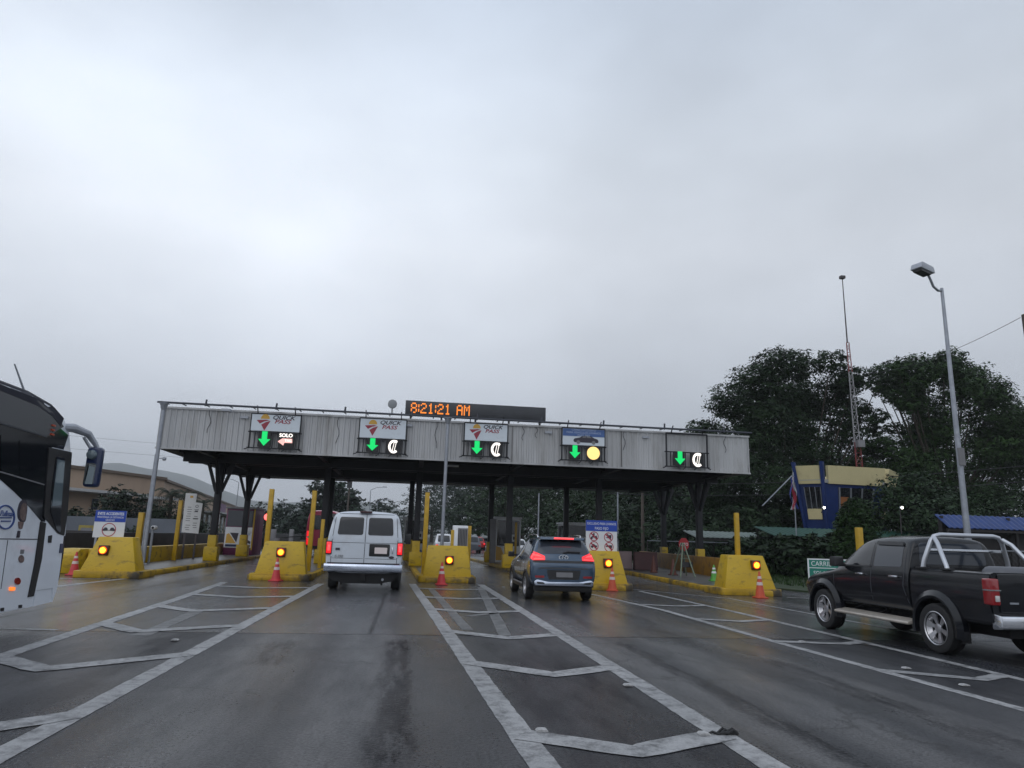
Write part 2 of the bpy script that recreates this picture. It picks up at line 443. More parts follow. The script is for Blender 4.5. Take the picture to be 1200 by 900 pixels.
def road_material():
    m, nt, p = newmat('wet_asphalt')
    vec = coords(nt)
    sp = nt.nodes.new('ShaderNodeSeparateXYZ'); nt.links.new(vec, sp.inputs[0])
    X, Y = sp.outputs['X'], sp.outputs['Y']
    big = noise(nt, coords(nt, (1, .35, 1)), .55, 5, .6)
    fine = noise(nt, vec, 34, 4, .75)
    mid = noise(nt, coords(nt, (1.6, .35, 1)), 1.6, 6, .65)
    wob = math_(nt, 'MULTIPLY', math_(nt, 'SUBTRACT', noise(nt, coords(nt, (1, 1, 1)), 1.1, 3), .5), .16)
    # asphalt in front, older concrete slabs before the booths
    asp = mixc(nt, ramp(nt, big, .3, .7), (.021, .022, .026), (.050, .052, .057))
    con = mixc(nt, ramp(nt, big, .3, .7), (.038, .040, .044), (.072, .073, .077))
    isc = ramp(nt, math_(nt, 'ADD', Y, math_(nt, 'MULTIPLY', wob, .8)), 12.25, 12.3)
    c = mixc(nt, isc, asp, con)
    # polished brownish tracks where tyres run
    trk = None
    for x0, wd in ((-1.75, .75), (.55, .0), (-2.0, .45), (-.55, .55), (3.1, .5), (4.1, .45), (5.2, .5), (-7.4, .5), (-5.9, .4), (9.0, .5), (10.6, .5)):
        if wd == 0: continue
        d = math_(nt, 'ABSOLUTE', math_(nt, 'SUBTRACT', math_(nt, 'ADD', X, math_(nt, 'MULTIPLY', wob, 1.5)), x0))
        s = math_(nt, 'SUBTRACT', 1.0, ramp(nt, d, wd*.35, wd))
        trk = s if trk is None else math_(nt, 'MAXIMUM', trk, s)
    trk = math_(nt, 'MULTIPLY', trk, ramp(nt, mid, .30, .62))
    c = mixc(nt, math_(nt, 'MULTIPLY', trk, .75), c, (.096, .094, .095))
    # speckled aggregate
    c = mixc(nt, .8, c, mixc(nt, ramp(nt, fine, .35, .65), (.36, .36, .37), (1.6, 1.6, 1.6)), 'MULTIPLY')
    # rougher unworn surface inside the painted gores
    gz = None
    for xa, xb in ((-4.9, -2.9), (1.1, 2.6), (6.5, 7.8), (-12, -8.4)):
        s_ = math_(nt, 'MULTIPLY', ramp(nt, X, xa-.15, xa+.15), math_(nt, 'SUBTRACT', 1.0, ramp(nt, X, xb-.15, xb+.15)))
        gz = s_ if gz is None else math_(nt, 'MAXIMUM', gz, s_)
    gz = math_(nt, 'MULTIPLY', gz, math_(nt, 'MULTIPLY', ramp(nt, mid, .36, .58), math_(nt, 'SUBTRACT', 1.0, isc)))
    c = mixc(nt, math_(nt, 'MULTIPLY', gz, .65), c, (.024, .024, .028))
    # old dark patches, oil streaks along the lanes
    pat = ramp(nt, noise(nt, coords(nt, (1, .25, 1)), .9, 7, .7), .56, .70)
    c = mixc(nt, math_(nt, 'MULTIPLY', pat, .45), c, (.026, .027, .031))
    st = noise(nt, coords(nt, (3.2, .55, 1)), 1.7, 8, .75)
    st2 = noise(nt, coords(nt, (6, 11, 1)), 2.6, 6, .75)
    stk = None
    for x0, wd, y0, y1, lo in ((-.06, .34, 4.6, 12.2, .43), (3.46, .24, 4.4, 12.2, .42), (5.15, .42, 4.5, 11.8, .50), (-1.7, .5, 8.5, 12.2, .56),
                               (3.5, .30, 12.3, 24, .52), (-7.2, .6, 8, 24, .53), (8.9, .6, 6, 24, .52), (10.3, .5, 6, 22, .5), (4.9, .3, 13, 24, .54)):
        d = math_(nt, 'ABSOLUTE', math_(nt, 'SUBTRACT', math_(nt, 'ADD', X, math_(nt, 'MULTIPLY', wob, .9)), x0))
        s = math_(nt, 'SUBTRACT', 1.0, ramp(nt, d, wd*.25, wd))
        s = math_(nt, 'MULTIPLY', s, math_(nt, 'MULTIPLY', ramp(nt, Y, y0, y0+1.2), math_(nt, 'SUBTRACT', 1.0, ramp(nt, Y, y1-.8, y1))))
        s = ramp(nt, math_(nt, 'MULTIPLY', s, math_(nt, 'ADD', math_(nt, 'MULTIPLY', ramp(nt, st, .36, .62), .62), math_(nt, 'MULTIPLY', ramp(nt, st2, .36, .64), .42))), lo-.17, lo+.08)
        stk = s if stk is None else math_(nt, 'MAXIMUM', stk, s)
    stk = math_(nt, 'MULTIPLY', stk, ramp(nt, noise(nt, coords(nt, (3, 14, 1)), 2.2, 5, .7), .26, .48))
    stk = math_(nt, 'MULTIPLY', stk, .72)
    c = mixc(nt, stk, c, (.012, .012, .015))
    # slab joints
    jt = None
    for ax, v0, a0, a1 in ((Y, 12.28, -30, 30), (Y, 18.1, -30, 30), (X, -.55, 12.3, 60), (X, -6.9, -5, 60), (X, 9.2, 12.3, 60), (X, 6.0, 12.3, 24)):
        d = math_(nt, 'ABSOLUTE', math_(nt, 'SUBTRACT', math_(nt, 'ADD', ax, math_(nt, 'MULTIPLY', wob, .35)), v0))
        s = math_(nt, 'SUBTRACT', 1.0, ramp(nt, d, .022, .06))
        other = X if ax is Y else Y
        s = math_(nt, 'MULTIPLY', s, math_(nt, 'MULTIPLY', math_(nt, 'GREATER_THAN', other, a0), math_(nt, 'LESS_THAN', other, a1)))
        jt = s if jt is None else math_(nt, 'MAXIMUM', jt, s)
    c = mixc(nt, math_(nt, 'MULTIPLY', jt, .85), c, (.010, .010, .011))
    # hairline cracks
    vo = node(nt, 'ShaderNodeTexVoronoi', Scale=.42, feature='DISTANCE_TO_EDGE')
    wv = nt.nodes.new('ShaderNodeVectorMath'); wv.operation = 'ADD'
    nn = nt.nodes.new('ShaderNodeTexNoise'); nn.inputs['Scale'].default_value = 1.4; nn.inputs['Detail'].default_value = 5
    nt.links.new(vec, nn.inputs[0]); nt.links.new(vec, wv.inputs[0]); nt.links.new(nn.outputs['Color'], wv.inputs[1])
    nt.links.new(wv.outputs[0], vo.inputs['Vector'])
    crk = math_(nt, 'SUBTRACT', 1.0, ramp(nt, vo.outputs['Distance'], .004, .014))
    crk = math_(nt, 'MULTIPLY', crk, ramp(nt, noise(nt, vec, .35, 2), .47, .54))
    c = mixc(nt, math_(nt, 'MULTIPLY', crk, .7), c, (.012, .012, .013))
    nt.links.new(c, p.inputs['Base Color'])
    wet = ramp(nt, noise(nt, coords(nt, (1, .3, 1)), .42, 5, .6), .36, .66)
    dull = math_(nt, 'MAXIMUM', stk, math_(nt, 'MAXIMUM', math_(nt, 'MULTIPLY', gz, .5), math_(nt, 'MULTIPLY', pat, .25)))
    r = math_(nt, 'SUBTRACT', .44, math_(nt, 'MULTIPLY', wet, .24))
    r = math_(nt, 'ADD', r, math_(nt, 'MULTIPLY', math_(nt, 'SUBTRACT', fine, .5), .22))
    r = math_(nt, 'SUBTRACT', r, math_(nt, 'MULTIPLY', isc, .14), True)
    nt.links.new(r, p.inputs['Roughness'])
    nt.links.new(math_(nt, 'MULTIPLY', math_(nt, 'SUBTRACT', math_(nt, 'ADD', math_(nt, 'ADD', math_(nt, 'ADD', .20, math_(nt, 'MULTIPLY', ramp(nt, big, .35, .65), .16)), math_(nt, 'MULTIPLY', trk, .30)), math_(nt, 'MULTIPLY', isc, .18)), math_(nt, 'MULTIPLY', math_(nt, 'MAXIMUM', dull, jt), .32)), math_(nt, 'ADD', .45, math_(nt, 'MULTIPLY', ramp(nt, fine, .34, .60), .95))), p.inputs['Specular IOR Level'])
    bp = node(nt, 'ShaderNodeBump', Strength=.7, Distance=.016)
    h = math_(nt, 'ADD', fine, math_(nt, 'MULTIPLY', mid, .6))
    nt.links.new(h, bp.inputs['Height']); nt.links.new(bp.outputs[0], p.inputs['Normal'])
    return m
ROADM = road_material()
kind(B().prism([(-13.2, -40), (17.0, -40), (16.2, 22), (15.5, 26), (15.0, 52), (19, 120), (30, 200), (16, 200), (4, 120), (-12.5, 52), (-13.2, 20)], -.02, 0, 'z').build('road', ROADM))
kind(B().prism([(-60, -40), (-13.25, -40), (-13.25, 52), (-13, 130), (-60, 130)], -.021, -.004, 'z').build('side_road', ROADM))

def paint_material():
    m, nt, p = newmat('road_paint')
    vec = coords(nt)
    wear = noise(nt, vec, 5, 8, .75)
    w2 = noise(nt, coords(nt, (1, .4, 1)), .8, 4)
    c = mixc(nt, ramp(nt, w2, .3, .7), (.23, .235, .24), (.40, .40, .405))
    c = mixc(nt, math_(nt, 'MULTIPLY', ramp(nt, wear, .46, .64), .9), c, (.062, .063, .067))
    sp = mixc(nt, ramp(nt, noise(nt, vec, 55, 2), .35, .65), (.82, .82, .82), (1.12, 1.12, 1.12))
    c = mixc(nt, 1, c, sp, 'MULTIPLY')
    nt.links.new(c, p.inputs['Base Color']); p.inputs['Roughness'].default_value = .5
    return m
PAINT = paint_material()
rq = random.Random(3)
def strip(b, pts, wd, z=.004):             # a painted band with slightly ragged edges
    pts = [Vector((*p, 0)) for p in pts]
    fine = []
    for a, c in zip(pts, pts[1:]):
        n = max(1, int((c-a).length/.14))
        fine += [a.lerp(c, i/n) for i in range(n)]
    fine.append(pts[-1])
    L, R = [], []
    for i, p in enumerate(fine):
        d = (fine[min(i+1, len(fine)-1)] - fine[max(i-1, 0)]).normalized()
        nrm = Vector((-d.y, d.x, 0))
        L.append(p+nrm*(wd/2+rq.uniform(-.007, .007))); R.append(p-nrm*(wd/2+rq.uniform(-.007, .007)))
    n = len(fine)
    b.add([(q.x, q.y, z) for q in L] + [(q.x, q.y, z) for q in R], [(i, n+i, n+i+1, i+1) for i in range(n-1)])
def gore(name, xl, xr, apexes, wl, wc=.31):
    b = B()
    strip(b, xl, wl); strip(b, xr, wl)
    def X(line, y):
        for (xa, ya), (xb, yb) in zip(line, line[1:]):
            if ya <= y <= yb: return xa+(xb-xa)*(y-ya)/(yb-ya)
        return line[-1][0]
    for ya, fx, dl, dr in apexes:
        x0, x1 = X(xl, ya+dl), X(xr, ya+dr)
        xa = x0+(x1-x0)*fx
        strip(b, [(x0, ya+dl), (xa, ya), (x1, ya+dr)], wc, .008)
    return kind(b.build(name, PAINT))
gore('gore_marking', [(-4.6, -6), (-4.84, 9.9), (-5.2, 18), (-5.55, 23.6)], [(-2.8, -6), (-2.76, 5.9), (-2.72, 15), (-2.68, 23.8)],
     [(2.6, .42, .8, 1.1), (5.9, .42, .8, 1.1), (9.1, .40, .75, 1.1), (12.3, .38, .95, .9), (15.36, .40, .9, .8), (18.55, .5, .6, .5), (21.6, .5, .4, .4)], .22)
gore('gore_marking', [(1.55, -6), (1.05, 5.5), (.62, 15), (.18, 24.6)], [(3.0, -6), (2.76, 5.4), (2.62, 15), (2.5, 24.9)],
     [(2.6, .5, .5, .5), (5.78, .48, .5, .46), (8.9, .52, .8, .52), (12.0, .5, .8, .5), (15.9, .5, .6, .4), (19.2, .5, .4, .4), (22.4, .5, .3, .3)], .23)
gore('gore_marking', [(6.6, -6), (6.44, 7.1), (6.25, 12), (6.15, 17), (5.3, 23.4)], [(8.0, -6), (7.93, 8.7), (7.9, 17), (7.6, 23.4)],
     [(5.6, .55, .6, .3), (8.7, .62, .6, .3), (11.75, .70, .2, .25), (14.9, .5, .4, .4), (18.2, .5, .3, .3)], .16, .22)
m2, nt, p = newmat('old_road_paint')
c = mixc(nt, ramp(nt, noise(nt, coords(nt), 4, 8, .75), .42, .60), (.15, .15, .15), (.06, .061, .064))
nt.links.new(c, p.inputs['Base Color']); p.inputs['Roughness'].default_value = .5
b = B()
for (ua, va), (ub, vb), w_ in (((563, 688), (592, 745), .22), ((505, 690), (548, 738), .2), ((548, 722), (600, 716), .2), ((165, 745), (232, 716), .25)):
    p0, p1 = on(ua, va), on(ub, vb); strip(b, [(p0.x, p0.y), (p1.x, p1.y)], w_, .003)
kind(b.build('faded_marking', m2))
b = B()
strip(b, [(-9.2, 19.5), (-8.95, 22), (-8.7, 24.3)], .2); strip(b, [(-13, 22.6), (-10.4, 23.75), (-9.0, 24.0)], .16)
strip(b, [(-6.4, 12.5), (-5.3, 12.36)], .16)
strip(b, [(12.0, 22.0), (14.6, 20.4)], .14); strip(b, [(7.6, 24.2), (9.6, 21.0), (9.95, 12)], .09)
kind(b.build('lane_marking', PAINT))

# raised kerbed islands
def island(poly, h=.18):
    r = kind(B().prism(poly, -.01, h-.02, 'z').build('island_kerb', 'kerb', bevel=.03))
    c = Vector((sum(p[0] for p in poly)/len(poly), sum(p[1] for p in poly)/len(poly)))
    inner = []
    for p in poly:
        d = Vector(p)-c
        inner.append((p[0]-math.copysign(.17, d.x), p[1]-math.copysign(.17, d.y)))
    kind(B().prism(inner, h-.03, h-.012, 'z').build('island_pavement', 'concrete'))
island([(-9.95, 24.3), (-8.75, 24.5), (-8.5, 25.3), (-8.55, 41), (-8.5, 52), (-10.8, 52), (-10.8, 30), (-10.3, 25.2)])
island([(-5.0, 24.85), (-3.55, 24.85), (-3.2, 25.3), (-3.4, 36), (-3.6, 52), (-5.5, 52), (-5.35, 30), (-5.25, 25.3)])
island([(.65, 25.45), (2.1, 25.45), (2.42, 26), (2.2, 34), (1.3, 52), (-.5, 52), (.05, 38), (.38, 26)])
island([(5.6, 23.4), (7.1, 23.3), (7.4, 24), (7.2, 34), (6.0, 52), (4.0, 52), (4.9, 37), (5.35, 24)])
island([(10.3, 22.5), (11.6, 22.1), (11.95, 22.8), (12.6, 26), (13.5, 30), (14.8, 42), (15.0, 52), (10.95, 52), (10.7, 35), (10.15, 23)])

# road studs and litter
stud = B().prism(rpoly([(-.055, 0), (.055, 0), (.035, .018), (-.035, .018)], .008, 2), -.04, .04, 'y').build('road_stud', mat('stud_white', (.36, .36, .36), .5, var=.3, vscale=30))
first = True
for (u, v, lab) in ((635, 856, 'white road stud on the left line of the middle gore, nearest the camera'), (825, 860, 'white road stud beside the black scrap on the gore line'),
                    (736, 803, 'white road stud on the right line of the middle gore'), (940, 752, 'white road stud on the pavement in front of the pickup'),
                    (1062, 783, 'white road stud on the line under the pickup side step'), (1130, 803, 'white road stud on the outer line by the pickup rear wheel'),
                    (205, 750, 'white road stud in the left gore between two chevrons'), (590, 688, 'white road stud beside the foot of the third yellow block')):
    p = on(u, v, .012)
    o = stud if first else stud.copy()
    if not first: COL.objects.link(o)
    first = False
    tag(o, lab, 'road stud', 'road studs on the painted lines'); o.location = (p.x, p.y, .009)
b = B(); rs = random.Random(5)
p = on(845, 861)
for i in range(9):
    q = Vector((rs.uniform(-.11, .11), rs.uniform(-.03, .03), 0))
    b.pipe([(q.x-.05, q.y, .012), (q.x, q.y+rs.uniform(-.03, .03), .02+rs.random()*.025), (q.x+.05, q.y+rs.uniform(-.02, .02), .012)], .012, 6)
tag(b.build('rubber_scrap', 'rubber', loc=(p.x, p.y, 0)), 'crumpled black rubber scrap lying on the white gore line', 'debris')

# ------------------------------------------------------------------ toll canopy
can = thing('toll_canopy', 'long toll plaza canopy with ribbed grey fascia on dark steel columns', 'canopy', (0, 30.99, 0))
X0, X1, Z0, Z1, D = -10.55, 15.35, 4.80, 6.50, 15.6
b = B(); prof = []
x = X0
while x < X1-.01:
    for dx, dy in ((0, 0), (.055, 0), (.085, -.035), (.145, -.035), (.175, 0)):
        if x+dx <= X1: prof.append((x+dx, dy))
    x += .23
n = len(prof)
b.add([(px_, py_, Z0) for px_, py_ in prof] + [(px_, py_, Z1) for px_, py_ in prof], [(i, i+1, n+i+1, n+i) for i in range(n-1)])
b.add([(px_, .06, Z0) for px_, py_ in prof] + [(px_, .06, Z1) for px_, py_ in prof], [(i+1, i, n+i, n+i+1) for i in range(n-1)])
b.box(X0-.05, X0, 0, D, Z0, Z1).box(X1, X1+.05, 0, D, Z0, Z1).box(X0, X1, D-.05, D, Z0, Z1)
b.build('fascia', 'corr', can)
B().box(X0-.06, X1+.06, -.075, -.038, Z1-.03, Z1+.05).box(X0-.06, X1+.06, -.07, -.038, Z0-.03, Z0+.04).build('fascia_trim', 'corr', can)
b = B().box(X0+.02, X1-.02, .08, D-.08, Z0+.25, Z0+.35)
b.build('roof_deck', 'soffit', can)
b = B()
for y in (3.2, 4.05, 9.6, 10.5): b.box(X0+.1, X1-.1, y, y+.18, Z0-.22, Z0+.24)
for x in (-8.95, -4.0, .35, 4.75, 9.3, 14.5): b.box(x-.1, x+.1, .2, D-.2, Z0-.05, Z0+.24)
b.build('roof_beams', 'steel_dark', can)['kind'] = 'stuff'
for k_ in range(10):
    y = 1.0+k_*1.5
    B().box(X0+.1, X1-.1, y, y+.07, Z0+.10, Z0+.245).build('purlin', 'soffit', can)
rf = random.Random(12)
for x in (-8.6, -3.3, .9, 4.75, 5.35, 9.4, 14.2):
    L_ = rf.uniform(.5, 1.5); pts = [(x+.06*sin(i*1.3+x), -.05, Z1-.02-L_*i/6) for i in range(7)]
    B().pipe(pts, .012, 5).build('loose_cable', 'wire', can)
for x in (-7.2, -.3, 5.9, 10.4):
    B().box(x-.16, x+.16, -.10, -.045, Z1-.30, Z1-.20).build('junction_box', 'lampgrey', can)
for x in (-5.67, -.70, 4.28, 9.26):
    B().box(x-.012, x+.012, -.046, -.036, Z0+.04, Z1-.03).build('sheet_joint', 'greywall', can)
COLX = (-8.92, -4.02, .33, 4.78, 9.28, 14.5)
for row, (yy, xs) in enumerate(((3.9, COLX), (10.5, (-9.0, -4.5, .0, 4.6, 9.05, 15.0)))):
    for i, x in enumerate(xs):
        g = .17
        top = Z0-.05
        c = B().box(x-.14, x+.14, yy-.14, yy+.14, g, top).build('column', 'steel_dark', can, bevel=.015)
        if i in (0, 5):      # forked heads of the outer columns
            b = B()
            for sx in (-1, 1):
                b.beam((x+sx*.12, yy, 3.3), (x+sx*.62, yy, top), .13)
            b.beam((x, yy-.1, 3.2), (x, yy-1.0, top), .11); b.beam((x, yy+.1, 3.2), (x, yy+1.0, top), .11)
            b.build('brace', 'steel_dark', c)
        B().box(x-.19, x+.19, yy-.19, yy+.19, g, 1.32).box(x-.30, x+.30, yy-.26, yy+.26, g, .80).build('column_base', 'yellow', c, bevel=.03)
for (u, v, Y) in ((428, 542, 35), (433, 549, 38), (529, 546, 34), (625, 566, 38), (545, 556, 37)):
    q = at(u, v, Y)
    B().box(q.x-.35, q.x+.35, Y-31-.08, Y-31+.08, Z0+.02, Z0+.1).build('strip_light', 'boothwhite', can)

# rail with its poles, carrying the lane signs
RY = 30.35
rail = thing('sign_rail', 'grey tubular rail running above the canopy edge on two slim poles', 'rail', (0, RY, 0))
zr0, zr1 = 6.62, 6.62
b = B()
b.pipe([(-10.55, 0, 6.62), (15.25, 0, 6.60)], .045, 8)
for i in range(27):
    x = -9.6+i*.94
    b.pipe([(x, 0, 6.6), (x, .6, 6.62)], .025, 6)
    if i % 3 == 1: b.pipe([(x, -.02, 6.55), (x+.02, 0, 6.82)], .04, 6)
b.build('rail', 'railsteel', rail)
for x, zz in ((-10.28, .15), (1.36, .15)):
    pl = B().pipe([(x, 0, zz), (x, 0, 6.30)], .075, 12).build('pole', 'galv', rail, smooth=True)
    B().pipe([(x, 0, 6.28), (x, 0, 6.56)], [.075, .16], 12).box(x-.17, x+.17, -.17, .17, 6.555, 6.575).build('pole_head', 'galv', pl, smooth=True)
    B().box(x-.2, x+.2, -.2, .2, zz, zz+.05).build('base_plate', 'galv', pl)
pl = B().pipe([(-10.47, .25, .15), (-10.43, .25, 4.5)], .035, 8).build('conduit', 'galv', rail)
B().box(-8.0, -7.65, -.1, .2, 6.38, 6.47).build('rail_lamp', 'lampgrey', rail)
B().lathe([(.05, 0), (.08, .05), (.0801, .12), (.02, .14)], (-9.95, -.15, 4.22), 12).pipe([(-10.28, 0, 4.3), (-9.95, -.15, 4.33)], .02, 6).build('dome_camera', 'lampgrey', rail)

# dish on the rail
d = B().lathe([(.05, .10), (.18, .04), (.20, 0), (.18, -.02), (.05, -.04)], (0, 0, 0), 20, 'y')
d.pipe([(0, .02, -.05), (0, .05, -.45)], .035, 8)
tag(d.build('floodlight', 'dishgrey', loc=(-1.06, 30.72, 7.12), smooth=True), 'small round grey floodlight standing on the rail left of the clock', 'floodlight')

# ------------------------------------------------------------------ lane signs
SY = 30.72
def colon_sign(b, x, z, s):
    pts = []
    for k_ in range(17):
        t = radians(50+260*k_/16); pts.append((x+s*.78*cos(t), z+s*sin(t)))
    for a, c in zip(pts, pts[1:]):
        dx, dz = c[0]-a[0], c[1]-a[1]; l = hypot(dx, dz); nx, nz = -dz/l*s*.2, dx/l*s*.2
        b.prism([(a[0]-nx-dx*.12, a[1]-nz-dz*.12), (c[0]-nx+dx*.12, c[1]-nz+dz*.12), (c[0]+nx+dx*.12, c[1]+nz+dz*.12), (a[0]+nx-dx*.12, a[1]+nz-dz*.12)], -.052, -.048, 'y')
    for o in (-.12, .24):
        xx = x+o*s
        b.prism([(xx-.06*s-.2*s, z-1.15*s), (xx+.06*s-.2*s, z-1.15*s), (xx+.06*s+.22*s, z+1.15*s), (xx-.06*s+.22*s, z+1.15*s)], -.053, -.047, 'y')
def lane_sign(xa, xb, ztop, zmid, zbot, face, right, label):
    W = xb-xa
    t = thing('lane_sign', label, 'lane sign', (xa, SY, zbot), 0, 'lane signs along the canopy edge')
    H = ztop-zbot; hm = zmid-zbot
    f = B()
    f.box(-.03, .03, -.03, .03, 0, H).box(W-.03, W+.03, -.03, .03, 0, H)
    for z in (.03, hm-.05): f.box(-.08, W+.08, -.03, .03, z-.025, z+.025)
    f.box(-.02, W+.02, -.025, .025, H-.03, H+.03)
    for x in (W*.12, W*.88): f.beam((x, 0, H), (x, -.28, H+.30), .04)
    for x in (W*.1, W*.46, W*.93): f.box(x-.02, x+.02, -.02, .02, .03, hm-.05)
    for x, s in ((-.06, -1), (W+.02, 1)): f.beam((x, 0, .0), (x+s*.12, -.05, -.05), .04)
    f.beam((W*.45, -.02, 0), (W*.38, -.06, -.1), .03); f.beam((W*.72, -.02, 0), (W*.66, -.06, -.1), .03)
    f.build('frame', 'steel_dark', t)
    if face == 'logo':
        pn = plate(rect(.02, W-.02, hm, H-.03), -.035, 'panel', 'signface', t, .02)
        # road emblem with a rising sun
        s = W/2.0; cx_, cz_ = W*.29, hm+(H-hm)*.63
        b = B().prism([(cx_-.36*s, cz_-.01), (cx_+.02*s, cz_+.02), (cx_+.16*s, cz_-.005), (cx_-.05*s, cz_-.06), (cx_-.22*s, cz_-.155)], -.061, -.056, 'y')
        b.prism([(cx_-.16*s, cz_-.20), (cx_+.0*s, cz_-.09), (cx_+.20*s, cz_-.02), (cx_+.10*s, cz_-.22), (cx_-.015*s, cz_-.44)], -.061, -.056, 'y')
        b.build('road_emblem', 'logored', pn)
        B().prism([(cx_-.2*s, cz_+.05)]+[(cx_-.02*s+.18*s*cos(t), cz_+.055+.2*s*sin(t)) for t in [pi*k_/8 for k_ in range(8, -1, -1)]], -.061, -.056, 'y').build('sun_emblem', 'logoyellow', pn)
        txt('QUICK', .235*s, W*.42, -.058, hm+(H-hm)*.805, 'letterdark', pn, 'LEFT', 1.22, .3, .007)
        txt('PASS', .235*s, W*.47, -.058, hm+(H-hm)*.565, 'logored', pn, 'LEFT', 1.3, .3, .007)
    elif face == 'car':
        pn = plate(rect(.02, W-.02, hm, H-.03), -.035, 'panel', 'signface', t, .02)
        zb = hm+(H-hm)*.52
        plate(rect(.025, W-.025, zb, H-.035), -.056, 'header', 'signblue2', pn, .004)
        txt('CARRIL EXCLUSIVO\nPARA VEHICULOS LIVIANOS\nPASO FIJO', .125, W/2, -.062, (zb+H-.03)/2, 'letterpale', pn)
        zc = hm+.10
        sil = [(.55, zc+.02), (.50, zc+.10), (.55, zc+.19), (.80, zc+.24), (.92, zc+.32), (1.10, zc+.345), (1.28, zc+.33), (1.46, zc+.23), (1.62, zc+.18), (1.66, zc+.08), (1.62, zc+.02)]
        ic = plate(rpoly(sil, .04), -.056, 'car_pictogram', 'letterdark', pn, .004)
        for x in (.73, 1.43): plate(disc(x, zc+.03, .085), -.058, 'wheel_pictogram', 'boothgrey', ic, .005)
        b = B()
        b.prism([(.90, zc+.235), (.98, zc+.305), (1.09, zc+.315), (1.09, zc+.235)], -.063, -.058, 'y').prism([(1.13, zc+.235), (1.13, zc+.315), (1.25, zc+.30), (1.36, zc+.235)], -.063, -.058, 'y')
        b.build('window_pictogram', 'boothgrey', ic)
    bx = B().box(W*.17, W*.43, -.045, .05, .08, hm-.02).build('signal_box', 'blackbox', t)
    xc, zc, s = W*.30, (.10+hm)/2, (hm-.14)/2
    if face == 'none': xc = W*.32
    B().prism([(xc-.11, zc+s), (xc-.11, zc-.02), (xc-.25, zc-.02), (xc, zc-s*1.0), (xc+.25, zc-.02), (xc+.11, zc-.02), (xc+.11, zc+s)], -.056, -.05, 'y').build('green_arrow', 'green_led', bx)
    bx = B().box(W*.58, W*.90, -.045, .05, .06, hm-.04).build('signal_box', 'blackbox', t)
    xr_, zc = W*.74, hm*.5
    if right == 'colon':
        b = B(); colon_sign(b, xr_+.03, zc, hm*.36); b.build('currency_symbol', 'white_led', bx)
    elif right == 'disc':
        plate(disc(xr_-.02, zc+.02, .29, 28), -.05, 'lit_disc', 'warm_led', bx, .008)
    else:
        txt('SOLO', .21, xr_-.02, -.05, hm*.79, 'white_led', bx, bold=.012)
        B().prism([(xr_-.34, hm*.44), (xr_-.16, hm*.62), (xr_+.24, hm*.62), (xr_+.26, hm*.38), (xr_-.06, hm*.38), (xr_-.10, hm*.22)], -.054, -.05, 'y').build('arrow_tag', 'pink_led', bx)
        txt('TAG', .14, xr_+.08, -.056, hm*.50, 'white_led', bx, bold=.004)
    return t
lane_sign(-6.86, -4.84, 6.40, 5.68, 4.93, 'logo', 'solo', 'toll pass panel with green arrow and the lit word SOLO')
lane_sign(-2.38, -.40, 6.44, 5.60, 4.93, 'logo', 'colon', 'toll pass panel with currency symbol, just left of the digital clock')
lane_sign(2.12, 4.02, 6.46, 5.70, 4.99, 'logo', 'colon', 'toll pass panel with currency symbol, directly under the digital clock')
lane_sign(6.47, 8.42, 6.46, 5.71, 5.0, 'car', 'disc', 'blue headed panel with a car picture and a round yellow light')
lane_sign(11.30, 13.24, 6.46, 5.66, 4.92, 'none', 'colon', 'empty dark frame with green arrow and currency symbol at the right end')

# digital clock
ck = thing('digital_clock', 'long dark display above the canopy showing 8:21:21 AM in orange', 'clock', (-.50, 30.9, 6.70))
B().box(0, 6.25, 0, .22, 0, .66).build('display', mat('display_grey', (.035, .038, .045), .45, var=.15, vscale=2), ck, bevel=.015)
for x in (.25, 1.6, 3.1, 4.6, 6.0): B().box(x-.04, x+.04, .08, .16, -.14, -.001).build('bracket', 'steel_dark', ck)
FNT = {'8': ['01110','10001','10001','01110','10001','10001','01110'], ':': ['0','1','1','0','1','1','0'],
       '2': ['01110','10001','00001','00110','01000','10000','11111'], '1': ['00100','01100','00100','00100','00100','00100','01110'],
       'A': ['01110','10001','10001','11111','10001','10001','10001'], 'M': ['10001','11011','10101','10101','10001','10001','10001'], ' ': ['000']*7}
x = .24; s = .066
for ch in '8:21:21 AM':
    rows = FNT[ch]; b = B()
    for r_, row in enumerate(rows):
        for c_, bit in enumerate(row):
            if bit == '1':
                zz = .565-r_*s
                b.box(x+c_*s*.8, x+c_*s*.8+s*.74, -.008, -.002, zz-s*.9, zz)
    x += (len(rows[0])+1.0)*s*.8
    if ch == ':': b.box(x-1.0*s*.8-s*.45, x-1.0*s*.8-s*.43, -.003, -.002, .58-5*s, .58-s)
    if ch != ' ': b.build('digit', 'clock_led', ck)

